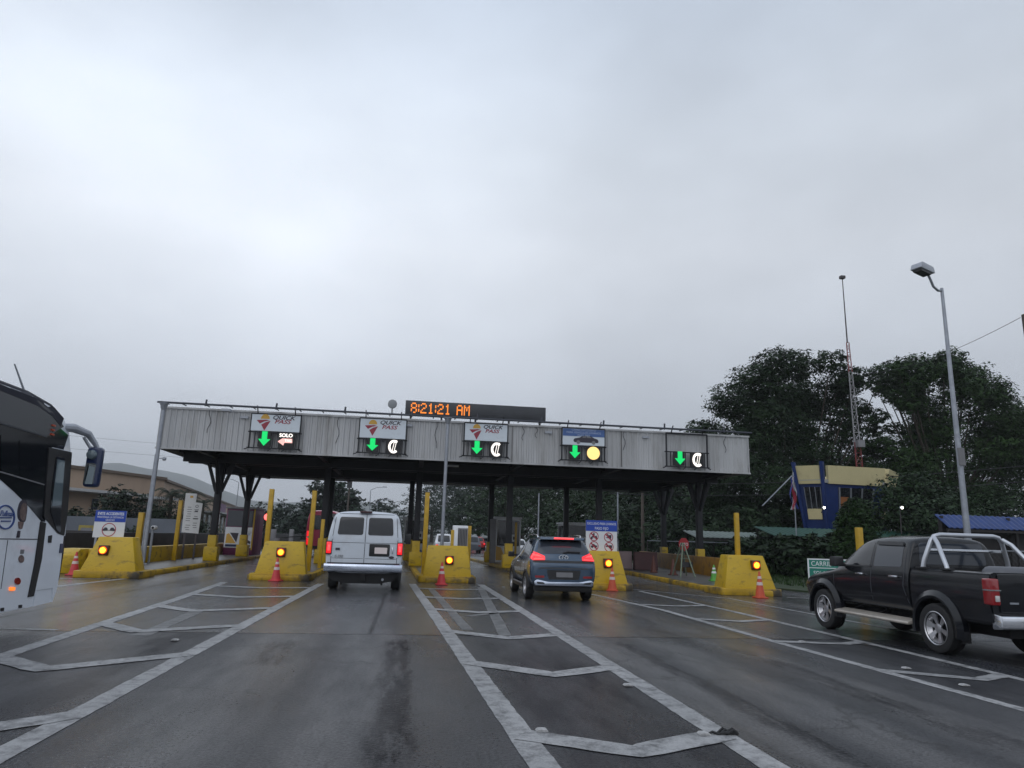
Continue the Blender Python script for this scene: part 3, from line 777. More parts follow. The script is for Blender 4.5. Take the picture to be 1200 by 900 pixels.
# ------------------------------------------------------------------ yellow crash blocks with amber beacon, cones, posts
def block(cx_, y0, w0, w1, bx, bz, label, depth=1.1):
    t = thing('crash_block', label, 'crash block', (cx_, y0, 0), 0, 'yellow crash blocks at the island ends')
    h = 1.25
    b = B().taper([(-w0/2, 0), (w0/2, 0), (w0/2-.1, depth), (-w0/2+.1, depth)], .2, [(-w1/2, .28), (w1/2, .28), (w1/2-.03, depth-.15), (-w1/2+.03, depth-.15)], h)
    b.build('body', 'yellow', t, bevel=.03)
    a = w0/2+.16
    B().prism(rpoly([(-a, -.12), (a, -.12), (a, depth+.3), (-a, depth+.3)], .16), 0, .215, 'z').build('base_lip', 'kerb', t, bevel=.02)
    yb = .28*(bz-.2)/(h-.2)
    hs = B().box(bx-.15, bx+.15, yb-.10, yb+.05, bz-.15, bz+.15).build('beacon', 'lensbrown', t, bevel=.02)
    B().lathe([(.12, yb-.103), (.118, yb-.13), (.088, yb-.128)], (bx, 0, bz), 20, 'y').build('lens_ring', 'amber_rim', hs)
    B().lathe([(.088, yb-.128), (.072, yb-.15), (.03, yb-.162)], (bx, 0, bz), 20, 'y').build('lens', 'amber', hs, smooth=True)
    return t
block(-9.27, 24.4, 1.66, 1.02, -.25, .84, 'yellow crash block under the blue and white accident sign, far left')
block(-4.15, 25.0, 1.66, 1.26, -.06, .90, 'yellow crash block just left of the white van, cone at its centre')
block(1.38, 25.6, 1.70, 1.42, .06, .76, 'yellow crash block between the white van and the blue SUV')
block(6.45, 23.5, 1.60, 1.16, .15, .86, 'yellow crash block below the sign with four prohibition circles')
block(11.0, 22.4, 1.75, 1.22, .27, .95, 'yellow crash block with an upright yellow post, farthest right')
# knob under the first beacon
def cone(mats, label, u, v, z=0.0, h=.74, lean=0, p=None, bands=True):
    q = p or on(u, v, z)
    t = thing('traffic_cone', label, 'traffic cone', (q.x, q.y, z), random.uniform(-.4, .4), 'traffic cones around the toll islands')
    B().prism(rpoly([(-.19, -.19), (.19, -.19), (.19, .19), (-.19, .19)], .05), 0, .04, 'z').build('base', mats[0], t, bevel=.012)
    def r_(z_): return .135*(1-z_/h)+.022
    B().lathe([(r_(.04)+.012, .04), (r_(.1), .1), (r_(h*.98), h*.98), (r_(h)*.7, h)], n=22).build('cone', mats[0], t, smooth=True)
    if bands:
        for a, c in ((.48, .60), (.72, .82)):
            B().lathe([(r_(h*a)+.001, h*a), (r_(h*a)+.005, h*a+.003), (r_(h*c)+.005, h*c-.003), (r_(h*c)+.001, h*c)], n=22).build('band', mats[1], t, smooth=True)
    t.rotation_euler.x = lean
    return t
cone(('conepink', 'conewhite'), 'pinkish red traffic cone at the left foot of the far left yellow block', 86, 674)
cone(('conepink', 'conewhite'), 'bright red cone before the block left of the white van', 323, 681)
cone(('conepink', 'conewhite'), 'faded pink cone before the block between van and SUV', 517, 685.5)
cone(('cone', 'conewhite'), 'orange cone before the block with four prohibition circles', 717.5, 692.5)
cone(('cone', 'conewhite'), 'orange cone before the far right yellow block, white band at its middle', 891, 701, h=.80)
cone(('conegreen', 'signwhite'), 'lime green cone with white top beside the orange barrier wall', 837, 681, .17, h=.62)
cone(('conedark', 'conedark'), 'dark worn cone on the pavement right of the maroon barrier', 766, 671, .17, bands=False, h=.8)
cone(('conedark', 'conedark'), 'dark worn cone standing behind the metal trestle', 789, 674, .17, bands=False, h=.7)

def post(p, h, label, r=.065, cap=True):
    b = B().box(-r, r, -r, r, 0, h)
    o = b.build('yellow_post', 'yellow_pole', loc=tuple(p), bevel=.012)
    return tag(o, label, 'post', 'yellow steel posts on the islands')
post((-10.36, 34.4, .16), 2.66, 'tall yellow post right of the short camera pole on the left island', .085)
post((-10.75, 30.9, .16), 2.00, 'yellow post standing behind the grey rail pole at far left', .10)
post((-5.0, 26.75, .16), 2.9, 'tall yellow post rising behind the block left of the white van', .08)
post((-3.62, 27.7, .16), 2.95, 'tall yellow post close to the left rear corner of the white van', .08)
post((-3.55, 30.5, .16), 1.95, 'shorter yellow post beside the left flank of the white van', .07)
post((.60, 27.9, .16), 3.05, 'tall yellow post just right of the white van', .085)
post((1.62, 27.6, .16), 1.66, 'short yellow post on the left side of the grey payment cabinet', .06)
post((2.42, 29.7, .16), 1.86, 'short thick yellow post behind the grey payment cabinet', .085)
post((6.02, 41.0, .16), 2.3, 'thin yellow post at the right edge of the booth left of the SUV', .06)
post((11.02, 23.3, .2), 2.45, 'slim yellow post standing on the far right yellow block', .07)
post((12.05, 18.1, 0), 2.14, 'yellow post seen beyond the front of the black pickup', .075)
post((7.05, 27.0, .16), 2.0, 'short yellow post behind the roof of the blue SUV', .075)

# pay cabinet on the third island
t = thing('payment_cabinet', 'pale grey payment cabinet standing behind the third yellow block', 'cabinet', (2.0, 29.0, .16))
B().box(-.30, .30, -.25, .25, 0, 1.85).build('body', 'boothwhite', t, bevel=.03)
B().box(-.10, .29, -.262, -.252, .3, 1.75).build('door', 'boothgrey', t)
b = B()
for k_ in range(6): b.box(-.08+k_*.06, -.055+k_*.06, -.27, -.264, .35, 1.7)
b.build('louvre', 'trim', t)

# camera on a short pole
t = thing('camera_pole', 'short grey pole carrying a white security camera', 'camera pole', (-10.55, 31.8, .15))
B().pipe([(0, 0, 0), (0, 0, 1.32)], .05, 10).build('pole', 'galv', t, smooth=True)
B().lathe([(.06, -.2), (.085, -.18), (.085, .15), (.05, .18)], (.05, 0, 1.42), 14, 'y').build('camera', 'signwhite', t, smooth=True)
B().lathe([(.055, -.205), (.05, -.215)], (.05, 0, 1.42), 12, 'y').build('camera_lens', 'blackbox', t)

# signs on the blocks
t = thing('accident_sign', 'blue and white board EVITE ACCIDENTES with two cars in a red ring', 'sign', (-9.62, 24.95, 1.22))
B().box(-.47, .47, 0, .02, 0, .86).build('board', 'signwhite', t)
hd = plate(rect(-.47, .47, .50, .86), -.001, 'header', 'signblue', t, .005)
txt('EVITE ACCIDENTES', .125, 0, -.008, .755, 'letterwhite', hd, sx=.74, bold=.003)
txt('MANTENGA LA DISTANCIA', .09, 0, -.008, .645, 'letterwhite', hd, sx=.72)
txt('GRACIAS', .085, 0, -.008, .555, 'letterwhite', hd, sx=.8)
def ring(b, x, z, r0, r1, y, t_=.004, n=28):
    for k_ in range(n):
        a, c = 2*pi*k_/n, 2*pi*(k_+1)/n
        b.prism([(x+r0*cos(a), z+r0*sin(a)), (x+r1*cos(a), z+r1*sin(a)), (x+r1*cos(c), z+r1*sin(c)), (x+r0*cos(c), z+r0*sin(c))], y-t_, y, 'y')
b = B(); ring(b, .0, .25, .19, .215, -.001); b.build('ring_symbol', 'signred', t)
b = B()
for s in (-1, 1):
    b.prism(rpoly([(s*.185, .21), (s*.185, .27), (s*.15, .29), (s*.13, .325), (s*.06, .315), (s*.035, .27), (s*.03, .22)], .01, 2), -.006, -.001, 'y')
b.box(-.03, .03, -.006, -.001, .225, .24); b.build('car_pictogram', 'letterdark', t)
B().box(-.4, -.34, .021, .06, -.5, .8).box(.34, .40, .021, .06, -.5, .8).build('support', 'galv', t)

t = thing('prohibition_sign', 'white board with blue header and four red prohibition circles', 'sign', (6.47, 23.98, 1.22))
B().box(-.545, .545, 0, .02, 0, 1.04).build('board', 'signwhite', t)
hd = plate(rect(-.545, .545, .68, 1.04), -.001, 'header', 'signblue', t, .005)
txt('EXCLUSIVO PARA LIVIANOS', .115, 0, -.008, .925, 'letterwhite', hd, sx=.70)
txt('PASO FIJO', .125, 0, -.008, .77, 'letterwhite', hd, sx=.85)
pic = [
 [[(-.11, -.03), (-.04, .02), (.02, .0), (.09, .03), (.11, -.03), (.03, -.05)], [(-.05, .03), (-.02, .11), (.02, .11), (.03, .02)], disc(-.08, -.06, .04, 10), disc(.08, -.06, .04, 10)],
 [[(-.11, .0), (-.04, .0), (-.02, .07), (.10, .08), (.10, -.02), (.06, -.08), (.04, -.03), (-.05, -.03)], [(-.03, .05), (-.06, .12), (.0, .1)]],
 [[(-.11, -.03), (.11, -.03), (.11, .02), (.04, .03), (.01, .07), (-.03, .07), (-.05, .02), (-.11, .01)], disc(-.06, -.04, .03, 10), disc(.06, -.04, .03, 10)],
 [[(-.12, .03), (.02, .06), (.11, .06), (.11, -.02), (.02, -.03), (-.03, .0), (-.1, .0)], disc(.07, -.04, .03, 10)]]
for (x, z), shapes in zip(((-.265, .505), (.245, .485), (-.265, .18), (.26, .165)), pic):
    b = B(); ring(b, x, z, .135, .16, -.001)
    b.prism([(x-.115, z+.085), (x-.085, z+.115), (x+.115, z-.085), (x+.085, z-.115)], -.0085, -.0045, 'y')
    rg = b.build('prohibition_circle', 'signred', t)
    b = B()
    for sh in shapes: b.prism([(x+p_[0], z+p_[1]) for p_ in sh], -.004, -.001, 'y')
    b.build('pictogram', 'letterdark', rg)
B().box(-.45, -.39, .021, .06, -.6, .9).box(.39, .45, .021, .06, -.6, .9).build('support', 'galv', t)

t = thing('tariff_board', 'tall white toll tariff board with stepped top and small print', 'sign', (-10.30, 36.0, .15))
B().prism([(-.36, 1.25), (.40, 1.20), (.44, 2.62), (.12, 2.66), (.13, 3.06), (-.38, 3.08)], 0, .04, 'y').build('board', 'signwhite', t)
b = B(); rs = random.Random(9)
for k_ in range(11):
    z = 2.42-k_*.105
    for xa in (-.16, .16):
        if rs.random() < .8: b.box(xa-.06*rs.random()-.03, xa+.10+.06*rs.random(), -.004, -.001, z-.014, z+.014)
b.box(.08, .32, -.004, -.001, 1.86, 1.92)
b.build('small_print', 'boothgrey', t)
b = B(); ring(b, .2, 2.47, .05, .07, -.001); b.box(.13, .27, -.004, -.001, 2.22, 2.27); b.build('logo', 'letterdark', t)
B().box(-.16, -.02, -.004, -.001, 2.86, 2.96).build('crest', 'logoyellow', t)
B().box(-.25, -.17, .041, .10, 0, 2.9).box(.25, .33, .041, .10, 0, 2.5).build('post', 'mastdark', t)

# red signal beside the left booth
t = thing('traffic_signal', 'black traffic signal showing a glowing red lamp beside the left booth', 'traffic light', (-7.93, 42.0, .0))
B().pipe([(0, .1, 0), (0, .1, 3.0)], .05, 8).build('pole', 'steel_dark', t)
B().box(-.17, .17, -.1, .1, .7, 1.6).box(-.17, .17, -.1, .1, 1.75, 2.65).build('housing', 'blackbox', t, bevel=.02)
B().lathe([(.19, -.105), (.19, -.12), (.1, -.125)], (.0, 0, 2.33), 16, 'y').build('lamp', 'redlamp', t)
b = B()
for z in (1.95, 1.36, 1.0): b.lathe([(.11, -.105), (.10, -.12)], (0, 0, z), 14, 'y')
b.build('dark_lens', 'glass', t)

# low walls and barriers
def solid(name, m, label, cat, fn, group=None, bevel=.03):
    b = B(); fn(b); return tag(b.build(name, m, bevel=bevel), label, cat, group)
solid('yellow_wall', 'yellow', 'low yellow concrete wall along the left edge of the left island', 'wall', lambda b: b.prism([(-10.98, 27), (-10.72, 27), (-10.72, 51), (-10.98, 51)], .0, .80, 'z'))
solid('yellow_wall', 'yellow', 'short yellow wedge beside the cone, next to the bus front', 'wall', lambda b: b.prism([(26.2, 0), (27.6, 0), (27.6, .80), (26.6, .80), (26.2, .6)], -11.75, -11.05, 'x'))
solid('boundary_wall', 'darkwall', 'long dark brown wall behind the yellow wall on the left', 'wall', lambda b: b.prism([(-13.6, 30), (-13.35, 30), (-13.0, 90), (-13.25, 90)], -.02, 1.30, 'z'))
solid('boundary_wall', 'greywall', 'grey wall with a dark top rail beside the bus front', 'wall', lambda b: b.prism([(-40, 40), (-13.7, 36), (-13.7, 36.25), (-40, 40.25)], -.02, 1.05, 'z'))
solid('top_rail', 'darkwall', 'dark horizontal rail along the grey wall at far left', 'rail', lambda b: b.prism([(-40, 39.95), (-13.7, 35.95), (-13.7, 36.3), (-40, 40.3)], 1.18, 1.34, 'z'))
solid('barrier_wall', 'ochre', 'low ochre concrete barrier behind the pavement right of the booths', 'wall', lambda b: b.prism([(13.35, 27.2), (13.6, 27.2), (15.2, 46), (14.95, 46)], .1, .98, 'z'))
t = B().prism(rpoly([(-.3, 0), (.3, 0), (.22, .3), (.12, .9), (-.12, .9), (-.22, .3)], .04, 2), -.40, .40, 'y').build('water_barrier', 'jersey', loc=(11.25, 37.2, .17), bevel=.02)
tag(t, 'pinkish white plastic road barrier on the pavement by the kerb', 'barrier'); t.rotation_euler.z = 1.4
t = B().prism(rpoly([(-.3, 0), (.3, 0), (.22, .3), (.12, .9), (-.12, .9), (-.22, .3)], .04, 2), -.6, .6, 'y').build('water_barrier', 'maroon', loc=(12.15, 36.4, .17), bevel=.02)
tag(t, 'dark maroon plastic road barrier beside the pinkish one', 'barrier'); t.rotation_euler.z = 1.5
t = thing('trestle', 'leaning A shaped metal trestle standing on the right pavement', 'trestle', (11.6, 30.4, .17))
b = B()
for y, s in ((-.6, 1), (.7, 1)):
    b.beam((-.05+y*.1, y, 0), (.22, y*.12, 1.42), .045); b.beam((.60+y*.1, y, 0), (.26, y*.12, 1.42), .045)
b.beam((.1, -.06, .75), (.45, -.06, .75), .03); b.build('legs', 'ladder', t)
B().box(.05, .55, -.35, -.3, .40, .62).build('crosspiece', 'trim', t)
t = thing('stop_sign', 'small red octagonal ALTO sign behind the trestle', 'sign', (13.15, 33.6, .17))
plate([(.27*cos(pi/8+pi/4*k_), 1.35+.27*sin(pi/8+pi/4*k_)*1.2) for k_ in range(8)], 0, 'face', 'stopred', t, .015)
txt('ALTO', .2, 0, -.018, 1.35, 'letterwhite', t, sx=.85)
B().pipe([(0, .04, 0), (0, .04, 1.4)], .03, 8).build('post', 'steel_dark', t)

# green information board
t = thing('green_board', 'green board CARRIL VOLUNTARIO with white border behind the pickup bonnet', 'sign', (16.25, 28.0, 0), radians(-12))
B().box(-.0, 2.9, 0, .03, -.02, 1.12).build('board', 'signgreen', t)
b = B()
for q in (rect(0, 2.9, 1.07, 1.12), rect(0, 2.9, -.02, .03), rect(0, .06, .03, 1.07), rect(2.84, 2.9, .03, 1.07), rect(.06, 2.84, .735, .765)): b.prism(q, -.005, -.001, 'y')
b.build('border', 'letterwhite', t)
txt('CARRIL VOLUNTARIO', .27, .14, -.003, .91, 'letterwhite', t, 'LEFT', .9)
txt('SOLO VEHICULOS\nCON TAG', .24, .22, -.003, .42, 'letterwhite', t, 'LEFT', .85)

# ------------------------------------------------------------------ booths
def booth(x0, x1, y0, y1, z1, label, style):
    t = thing('toll_booth', label, 'toll booth', ((x0+x1)/2, y0, .16), 0, 'toll booths under the canopy')
    W = (x1-x0)/2; H = z1-.16; L = y1-y0
    if style == 'ad':
        B().box(-W, W, .03, L, 0, H).build('cabin', 'boothpurple', t, bevel=.02)
        B().box(-W-.06, W+.06, -.06, L+.06, H, H+.10).build('roof', 'boothgrey', t)
        B().box(-W+.03, W-.03, 0, .028, .42, H*.60).build('front_panel', 'boothwhite', t)
        plate(rect(-W+.08, W-.1, H*.62, H-.10), .025, 'window', 'glass_mid', t, .02)
        b = B().prism([(-W+.10, .66), (-.12, .66), (-.55, 1.22), (-W+.12, 1.16)], -.008, -.002, 'y'); b.build('yellow_graphic', 'logoyellow', t)
        B().prism([(-.1, .70), (-.02, 1.24), (-.50, 1.25)], -.008, -.002, 'y').prism([(.12, .85), (W-.12, .63), (W-.12, .78), (.3, .98)], -.008, -.002, 'y').build('dark_graphic', 'letterdark', t)
        B().box(-W+.10, -.06, -.008, -.002, .46, .60).box(.14, W-.12, -.008, -.002, .46, .60).build('lower_graphic', 'blue_trim', t)
        txt('PASE', .16, .48, -.004, 1.18, 'signblue2', t)
        B().box(W-.08, W+.004, -.004, .02, .3, H).build('corner_strip', 'yellow_pole', t)
        b = B()
        for k_ in range(3): b.box(W+.002, W+.008, .25+k_*.5, .5+k_*.5, .5, H-.3)
        b.build('side_panel', 'purple', t)
    else:
        B().box(-W, W, .05, L, 0, .95).build('lower_cabin', 'boothwhite', t, bevel=.02)
        b = B()
        for x in (-W, W-.09): b.box(x, x+.09, 0, .09, .95, H-.001).box(x, x+.09, L-.09, L, .95, H-.001)
        b.box(-W, W, -.01, .10, H-.12, H+.02).box(-W, W, L-.1, L+.01, H-.12, H-.022)
        for x in (-W, W-.09): b.box(x+.005, x+.085, .09, L-.09, H-.115, H-.03)
        b.build('frame', 'boothwhite', t)
        B().box(-W-.08, W+.08, .11, L+.1, H-.02, H+.08).build('roof', 'boothwhite', t)
        B().box(-W+.09, W-.09, .04, L-.05, .952, H-.13).build('window', 'glass', t)
        B().prism([(-W+.05, .12), (-.1, .12), (-.4, .85), (-W+.05, .92)], .03, .045, 'y').build('yellow_graphic', 'logoyellow', t)
        B().prism([(.1, .2), (W-.08, .12), (W-.08, .5), (.3, .6)], .03, .045, 'y').build('blue_graphic', 'signblue2', t)
        plate(rect(.22, .48, 1.2, 1.62), .038, 'notice', 'signwhite', t, .006)
        plate(rect(.30, .40, 1.32, 1.50), .031, 'notice_print', 'letterdark', t, .004)
        plate([(-.48, 1.05), (-.24, 1.05), (-.36, 1.42)], .038, 'leaflet', 'boothgrey', t, .006)
    return t
booth(-10.55, -8.95, 43.6, 46.2, 2.78, 'toll booth with yellow graphics and purple side, leftmost of the booths', 'ad')
booth(-4.85, -3.75, 43.4, 46, 2.6, 'toll booth mostly hidden behind the white van', 'plain')
booth(-.35, .95, 43.6, 46, 2.55, 'toll booth just right of the white van, behind a tall yellow post', 'plain')
booth(5.05, 6.55, 42.6, 45.2, 2.72, 'toll booth with dark window and white frame, left of the SUV', 'plain')
booth(9.5, 11.0, 43.4, 46, 2.55, 'toll booth partly hidden behind the SUV and the prohibition sign', 'plain')
tag(B().box(-.16, .16, -.2, .2, 0, 2.45).build('grey_cabinet', 'boothgrey', loc=(4.72, 41.2, .16), bevel=.02), 'tall plain grey cabinet at the left end of the dark windowed booth', 'cabinet')
tag(B().box(-.18, .18, -.12, .12, 0, 1.7).build('grey_pillar', 'boothgrey', loc=(at(322, 610, 54).x, 54, 0), bevel=.02), 'grey service pillar between the red signal and the minibus, left one', 'pillar', 'grey service pillars')
tag(B().box(-.16, .16, -.12, .12, 0, 1.75).build('grey_pillar', 'boothgrey', loc=(at(343, 610, 60).x, 60, 0), bevel=.02), 'grey service pillar just left of the crimson minibus', 'pillar', 'grey service pillars')
t = thing('barrier_arm', 'thin dark lane barrier arm lying level left of the minibus', 'barrier', (at(327, 620, 51).x, 51, 0))
B().pipe([(-.1, 0, 1.12), (1.9, 0, 1.32)], .04, 6).build('arm', 'trim', t)
B().box(-.2, .1, -.12, .12, 0, 1.1).build('housing', 'boothgrey', t, bevel=.02)

# ------------------------------------------------------------------ vehicles
def loft(stations, sub=2, cap_crease=.7, creases=()):
    """stations: (y, [(x, z) ... from bottom centre up to top centre]); mirrored and smoothed"""
    bm = bmesh.new(); cl = bm.edges.layers.float.new('crease_edge')
    rings = []
    for y, half in stations:
        n = len(half)
        rings.append(([bm.verts.new((x, y, z)) for x, z in half], [None]*n))
        r = rings[-1]
        for i, (x, z) in enumerate(half): r[1][i] = r[0][i] if abs(x) < 1e-6 else bm.verts.new((-x, y, z))
    for (a, am), (c, cm) in zip(rings, rings[1:]):
        for i in range(len(a)-1):
            bm.faces.new((a[i], a[i+1], c[i+1], c[i])); bm.faces.new((am[i+1], am[i], cm[i], cm[i+1]))
    for (a, am), rev in ((rings[0], 1), (rings[-1], 0)):
        for i in range(len(a)-1):
            vs = []
            for v in (a[i], am[i], am[i+1], a[i+1]):
                if v not in vs: vs.append(v)
            if len(vs) > 2: bm.faces.new(vs if rev else vs[::-1])
        for i in range(len(a)-1):
            for q in ((a[i], a[i+1]), (am[i], am[i+1])):
                e = bm.edges.get(q)
                if e: e[cl] = cap_crease
    for (a, am), (c, cm) in zip(rings, rings[1:]):
        for i, val in creases:
            for q in ((a[i], c[i]), (am[i], cm[i])):
                e = bm.edges.get(q)
                if e: e[cl] = val
    bmesh.ops.recalc_face_normals(bm, faces=bm.faces)
    me = bpy.data.meshes.new('body'); bm.to_mesh(me); bm.free()
    return me

def finish(me, name, m, parent, sub=2, cuts=(), smooth=True):
    me.materials.append(MT[m]); me.materials.append(MT['under'])
    o = bpy.data.objects.new(name, me); COL.objects.link(o)
    if sub:
        s = o.modifiers.new('s', 'SUBSURF'); s.levels = sub; s.render_levels = sub
    cs = []
    for c in cuts:
        cm = bpy.data.meshes.new('c'); cm.from_pydata(c.v, [], c.f)
        cm.materials.append(MT['under'])
        bm = bmesh.new(); bm.from_mesh(cm); bmesh.ops.recalc_face_normals(bm, faces=bm.faces); bm.to_mesh(cm); bm.free()
        co = bpy.data.objects.new('c', cm); COL.objects.link(co); cs.append(co)
        md = o.modifiers.new('b', 'BOOLEAN'); md.operation = 'DIFFERENCE'; md.object = co; md.solver = 'EXACT'; md.material_mode = 'TRANSFER'
    dg = bpy.context.evaluated_depsgraph_get()
    new = bpy.data.meshes.new_from_object(o.evaluated_get(dg))
    for c in cs: bpy.data.objects.remove(c)
    bpy.data.objects.remove(o)
    new.name = name
    return link(name, new, parent, None, smooth)

def bvh_of(*objs):
    vs, ps = [], []
    for o in objs:
        k_ = len(vs); vs += [v.co.copy() for v in o.data.vertices]; ps += [tuple(i+k_ for i in p.vertices) for p in o.data.polygons]
    return BVHTree.FromPolygons(vs, ps)

def panel(bv, side, poly, name, m, parent, off=.006, g=.09, skirt=.012):
    """a panel lying on the body: its outline is drawn seen from one side"""
    D_ = {'L': Vector((1, 0, 0)), 'R': Vector((-1, 0, 0)), 'B': Vector((0, 1, 0)), 'F': Vector((0, -1, 0)), 'T': Vector((0, 0, -1))}[side]
    def P3(a, c): return {'L': Vector((-4, a, c)), 'R': Vector((4, a, c)), 'B': Vector((a, -6, c)), 'F': Vector((a, 12, c)), 'T': Vector((a, c, 6))}[side]
    bm = bmesh.new()
    bm.faces.new([bm.verts.new((a, c, 0)) for a, c in poly])
    for ax in (0, 1):
        lo = min(p[ax] for p in poly); hi = max(p[ax] for p in poly)
        k_ = lo+g
        while k_ < hi-.001:
            co = [0, 0, 0]; no = [0, 0, 0]; co[ax] = k_; no[ax] = 1
            bmesh.ops.bisect_plane(bm, geom=bm.verts[:]+bm.edges[:]+bm.faces[:], plane_co=co, plane_no=no)
            k_ += g
    bmesh.ops.triangulate(bm, faces=[f for f in bm.faces if len(f.verts) > 4])
    for v in bm.verts:
        o = P3(v.co.x, v.co.y)
        h = bv.ray_cast(o, D_)
        if h[0] is None:
            h = bv.find_nearest(o+D_*(5 if side in 'LR' else 6)); v.co = h[0]
        else: v.co = h[0]
        v.co -= D_*off
    be = [e for e in bm.edges if len(e.link_faces) == 1]
    r = bmesh.ops.extrude_edge_only(bm, edges=be)
    for x in r['geom']:
        if isinstance(x, bmesh.types.BMVert): x.co += D_*(off+skirt)
    bmesh.ops.recalc_face_normals(bm, faces=bm.faces)
    me = bpy.data.meshes.new(name); bm.to_mesh(me); bm.free()
    me.materials.append(MT[m] if isinstance(m, str) else m)
    return link(name, me, parent, None, True)

def line_poly(pts, wd):
    L, R = [], []
    pts = [Vector(p) for p in pts]
    for i, p in enumerate(pts):
        d = (pts[min(i+1, len(pts)-1)] - pts[max(i-1, 0)]).normalized(); n_ = Vector((-d.y, d.x))*wd/2
        L.append(tuple(p+n_)); R.append(tuple(p-n_))
    return L + R[::-1]

def wheel(parent, x, y, r, wd, out, rim='spoke', m='alloy', spokes=6):
    hw = wd/2
    t = B().lathe([(r*.60, -hw*.86), (r*.88, -hw), (r*.965, -hw*.9), (r, -hw*.62), (r, -hw*.22), (r*.985, -hw*.2), (r*.985, -hw*.12), (r, -hw*.1), (r, hw*.1), (r*.985, hw*.12), (r*.985, hw*.2), (r, hw*.22),
                   (r, hw*.62), (r*.965, hw*.9), (r*.88, hw), (r*.60, hw*.86), (r*.60, -hw*.86)], n=40, ax='x', caps=False).build('wheel', 'rubber', parent, (x, y, r), smooth=True)
    if rim:
        q = out
        b = B().lathe([(r*.50, q*hw*.2), (r*.64, q*hw*.86), (r*.68, q*hw*.93), (r*.655, q*hw*.97), (r*.60, q*hw*.80), (r*.56, q*hw*.32)], n=40, ax='x', caps=False)
        for k_ in range(spokes):
            a = 2*pi*k_/spokes+.3
            for da0, da1, rr0, rr1 in ((.26, .19, r*.14, r*.62),):
                vs = []
                for s_, xx0, xx1 in ((0, .42, .55), (1, .58, .80)):
                    for xx in ((xx0, xx1) if 1 else ()):
                        rr = rr0 if s_ == 0 else rr1; d_ = (da0*1.6 if s_ == 0 else da1)
                        for sg in (-1, 1): vs.append((q*hw*xx, rr*cos(a+sg*d_), rr*sin(a+sg*d_)))
                b.add(vs, [(0, 1, 3, 2), (4, 6, 7, 5), (0, 2, 6, 4), (1, 5, 7, 3), (2, 3, 7, 6), (0, 4, 5, 1)])
        b.lathe([(r*.20, q*hw*.45), (r*.19, q*hw*.62), (r*.10, q*hw*.68), (.01, q*hw*.69)], n=18, ax='x')
        rm = b.build('rim', m, t, smooth=True)
        B().lathe([(r*.56, q*hw*.10), (r*.56, q*hw*.22), (.01, q*hw*.24)], n=24, ax='x').build('brake_disc', 'trim', t)
    return t

def wells(xs, ys, r, x_in=.5, x_out=1.3, z=None):
    out_ = []
    for y in ys:
        for s in (-1, 1):
            out_.append(B().lathe([(r, s*x_in), (r, s*x_out)], (0, y, z or r), 32, 'x'))
    return out_

# ---- white van
VX, VY = -1.23, 20.9
van = thing('van', 'white passenger van with lit tail lamps waiting in the lane between two yellow blocks', 'van', (VX, VY, 0))
W = 1.06
def vs(y, zb, w_, zs, wr, zt, zr, r=.16): return (y, [(0, zb), (.6, zb), (w_-.05, zb+.05), (w_, zb+.35), (w_+.005, (zb+.35+zs)/2), (w_-.015, zs), (wr+.05, zt-.1), (wr-.03, zt), (wr-.25, zt+.05), (0, zr)])
me = loft([vs(0, .60, W-.02, 1.38, .99, 1.46, 1.48), vs(.03, .5, W, 1.38, .95, 1.80, 1.85), vs(.10, .48, W, 1.38, .90, 2.12, 2.17), vs(.16, .46, W, 1.38, .88, 2.15, 2.22), vs(.5, .45, W, 1.38, .88, 2.17, 2.25),
           vs(2.0, .45, W, 1.38, .88, 2.17, 2.26), vs(3.6, .45, W, 1.38, .88, 2.14, 2.22), vs(3.9, .45, W, 1.38, .86, 2.05, 2.12), vs(4.6, .45, W, 1.30, .90, 1.40, 1.42), vs(5.3, .45, W-.03, 1.15, .85, 1.22, 1.25),
           vs(5.6, .5, W-.1, .98, .75, 1.05, 1.07)], cap_crease=.5)
body = finish(me, 'body', 'van', van, 2, wells(None, (1.15, 4.75), .44, .45, 1.3, .40))
bv = bvh_of(body)
for s in (-1, 1):
    d = panel(bv, 'B', rpoly([(s*.025, .76), (s*.90, .76), (s*.90, 1.40), (s*.83, 2.12), (s*.025, 2.12)], .05), 'rear_door', 'van', van, .006)
    panel(bv, 'B', rpoly([(s*.07, 1.55), (s*.78, 1.55), (s*.735, 2.04), (s*.07, 2.04)], .06), 'rear_window', 'glass', d, .016)
    panel(bv, 'B', line_poly([(s*.03, 1.33), (s*.89, 1.33)], .012), 'crease_line', 'seam', d, .0085)
    panel(bv, 'B', line_poly([(s*.03, .90), (s*.89, .90)], .010), 'lower_line', 'seam', d, .0085)
    for z in (.98, 1.46, 1.98): B().box(s*.90-.02, s*.90+.02, -.025, .03, z-.04, z+.04).build('hinge', 'van', d)
    tl = B().prism(rpoly(rect(s*.985-.085, s*.985+.085, 1.0, 1.37), .02), -.04, .10, 'y').build('tail_lamp', 'trim', van, bevel=.01)
    B().box(s*.985-.066, s*.985+.066, -.052, -.03, 1.03, 1.34).build('lens', 'tail_lit', tl, bevel=.01)
    B().box(s*.985-.035, s*.985+.035, -.058, -.05, 1.10, 1.26).build('bulb', 'tail_hot', tl, bevel=.015)
    B().prism(rect(s*1.02-.05, s*1.02+.05, 0, .001), 0, .01, 'y')
for s in (0, 1):
    panel(bv, 'B', line_poly([(-.91+s*1.82, .76), (-.915+s*1.83, 1.40), (-.845+s*1.69, 2.125)], .014), 'door_gap', 'seam', van, .003)
panel(bv, 'B', line_poly([(0, .76), (0, 2.12)], .016), 'door_gap', 'seam', van, .003)
panel(bv, 'B', line_poly([(-.85, 2.135), (.85, 2.135)], .016), 'door_gap', 'seam', van, .003)
B().box(-.20, .14, -.02, .12, 2.17, 2.215).build('high_brake_lamp', 'maroon', van, bevel=.012)
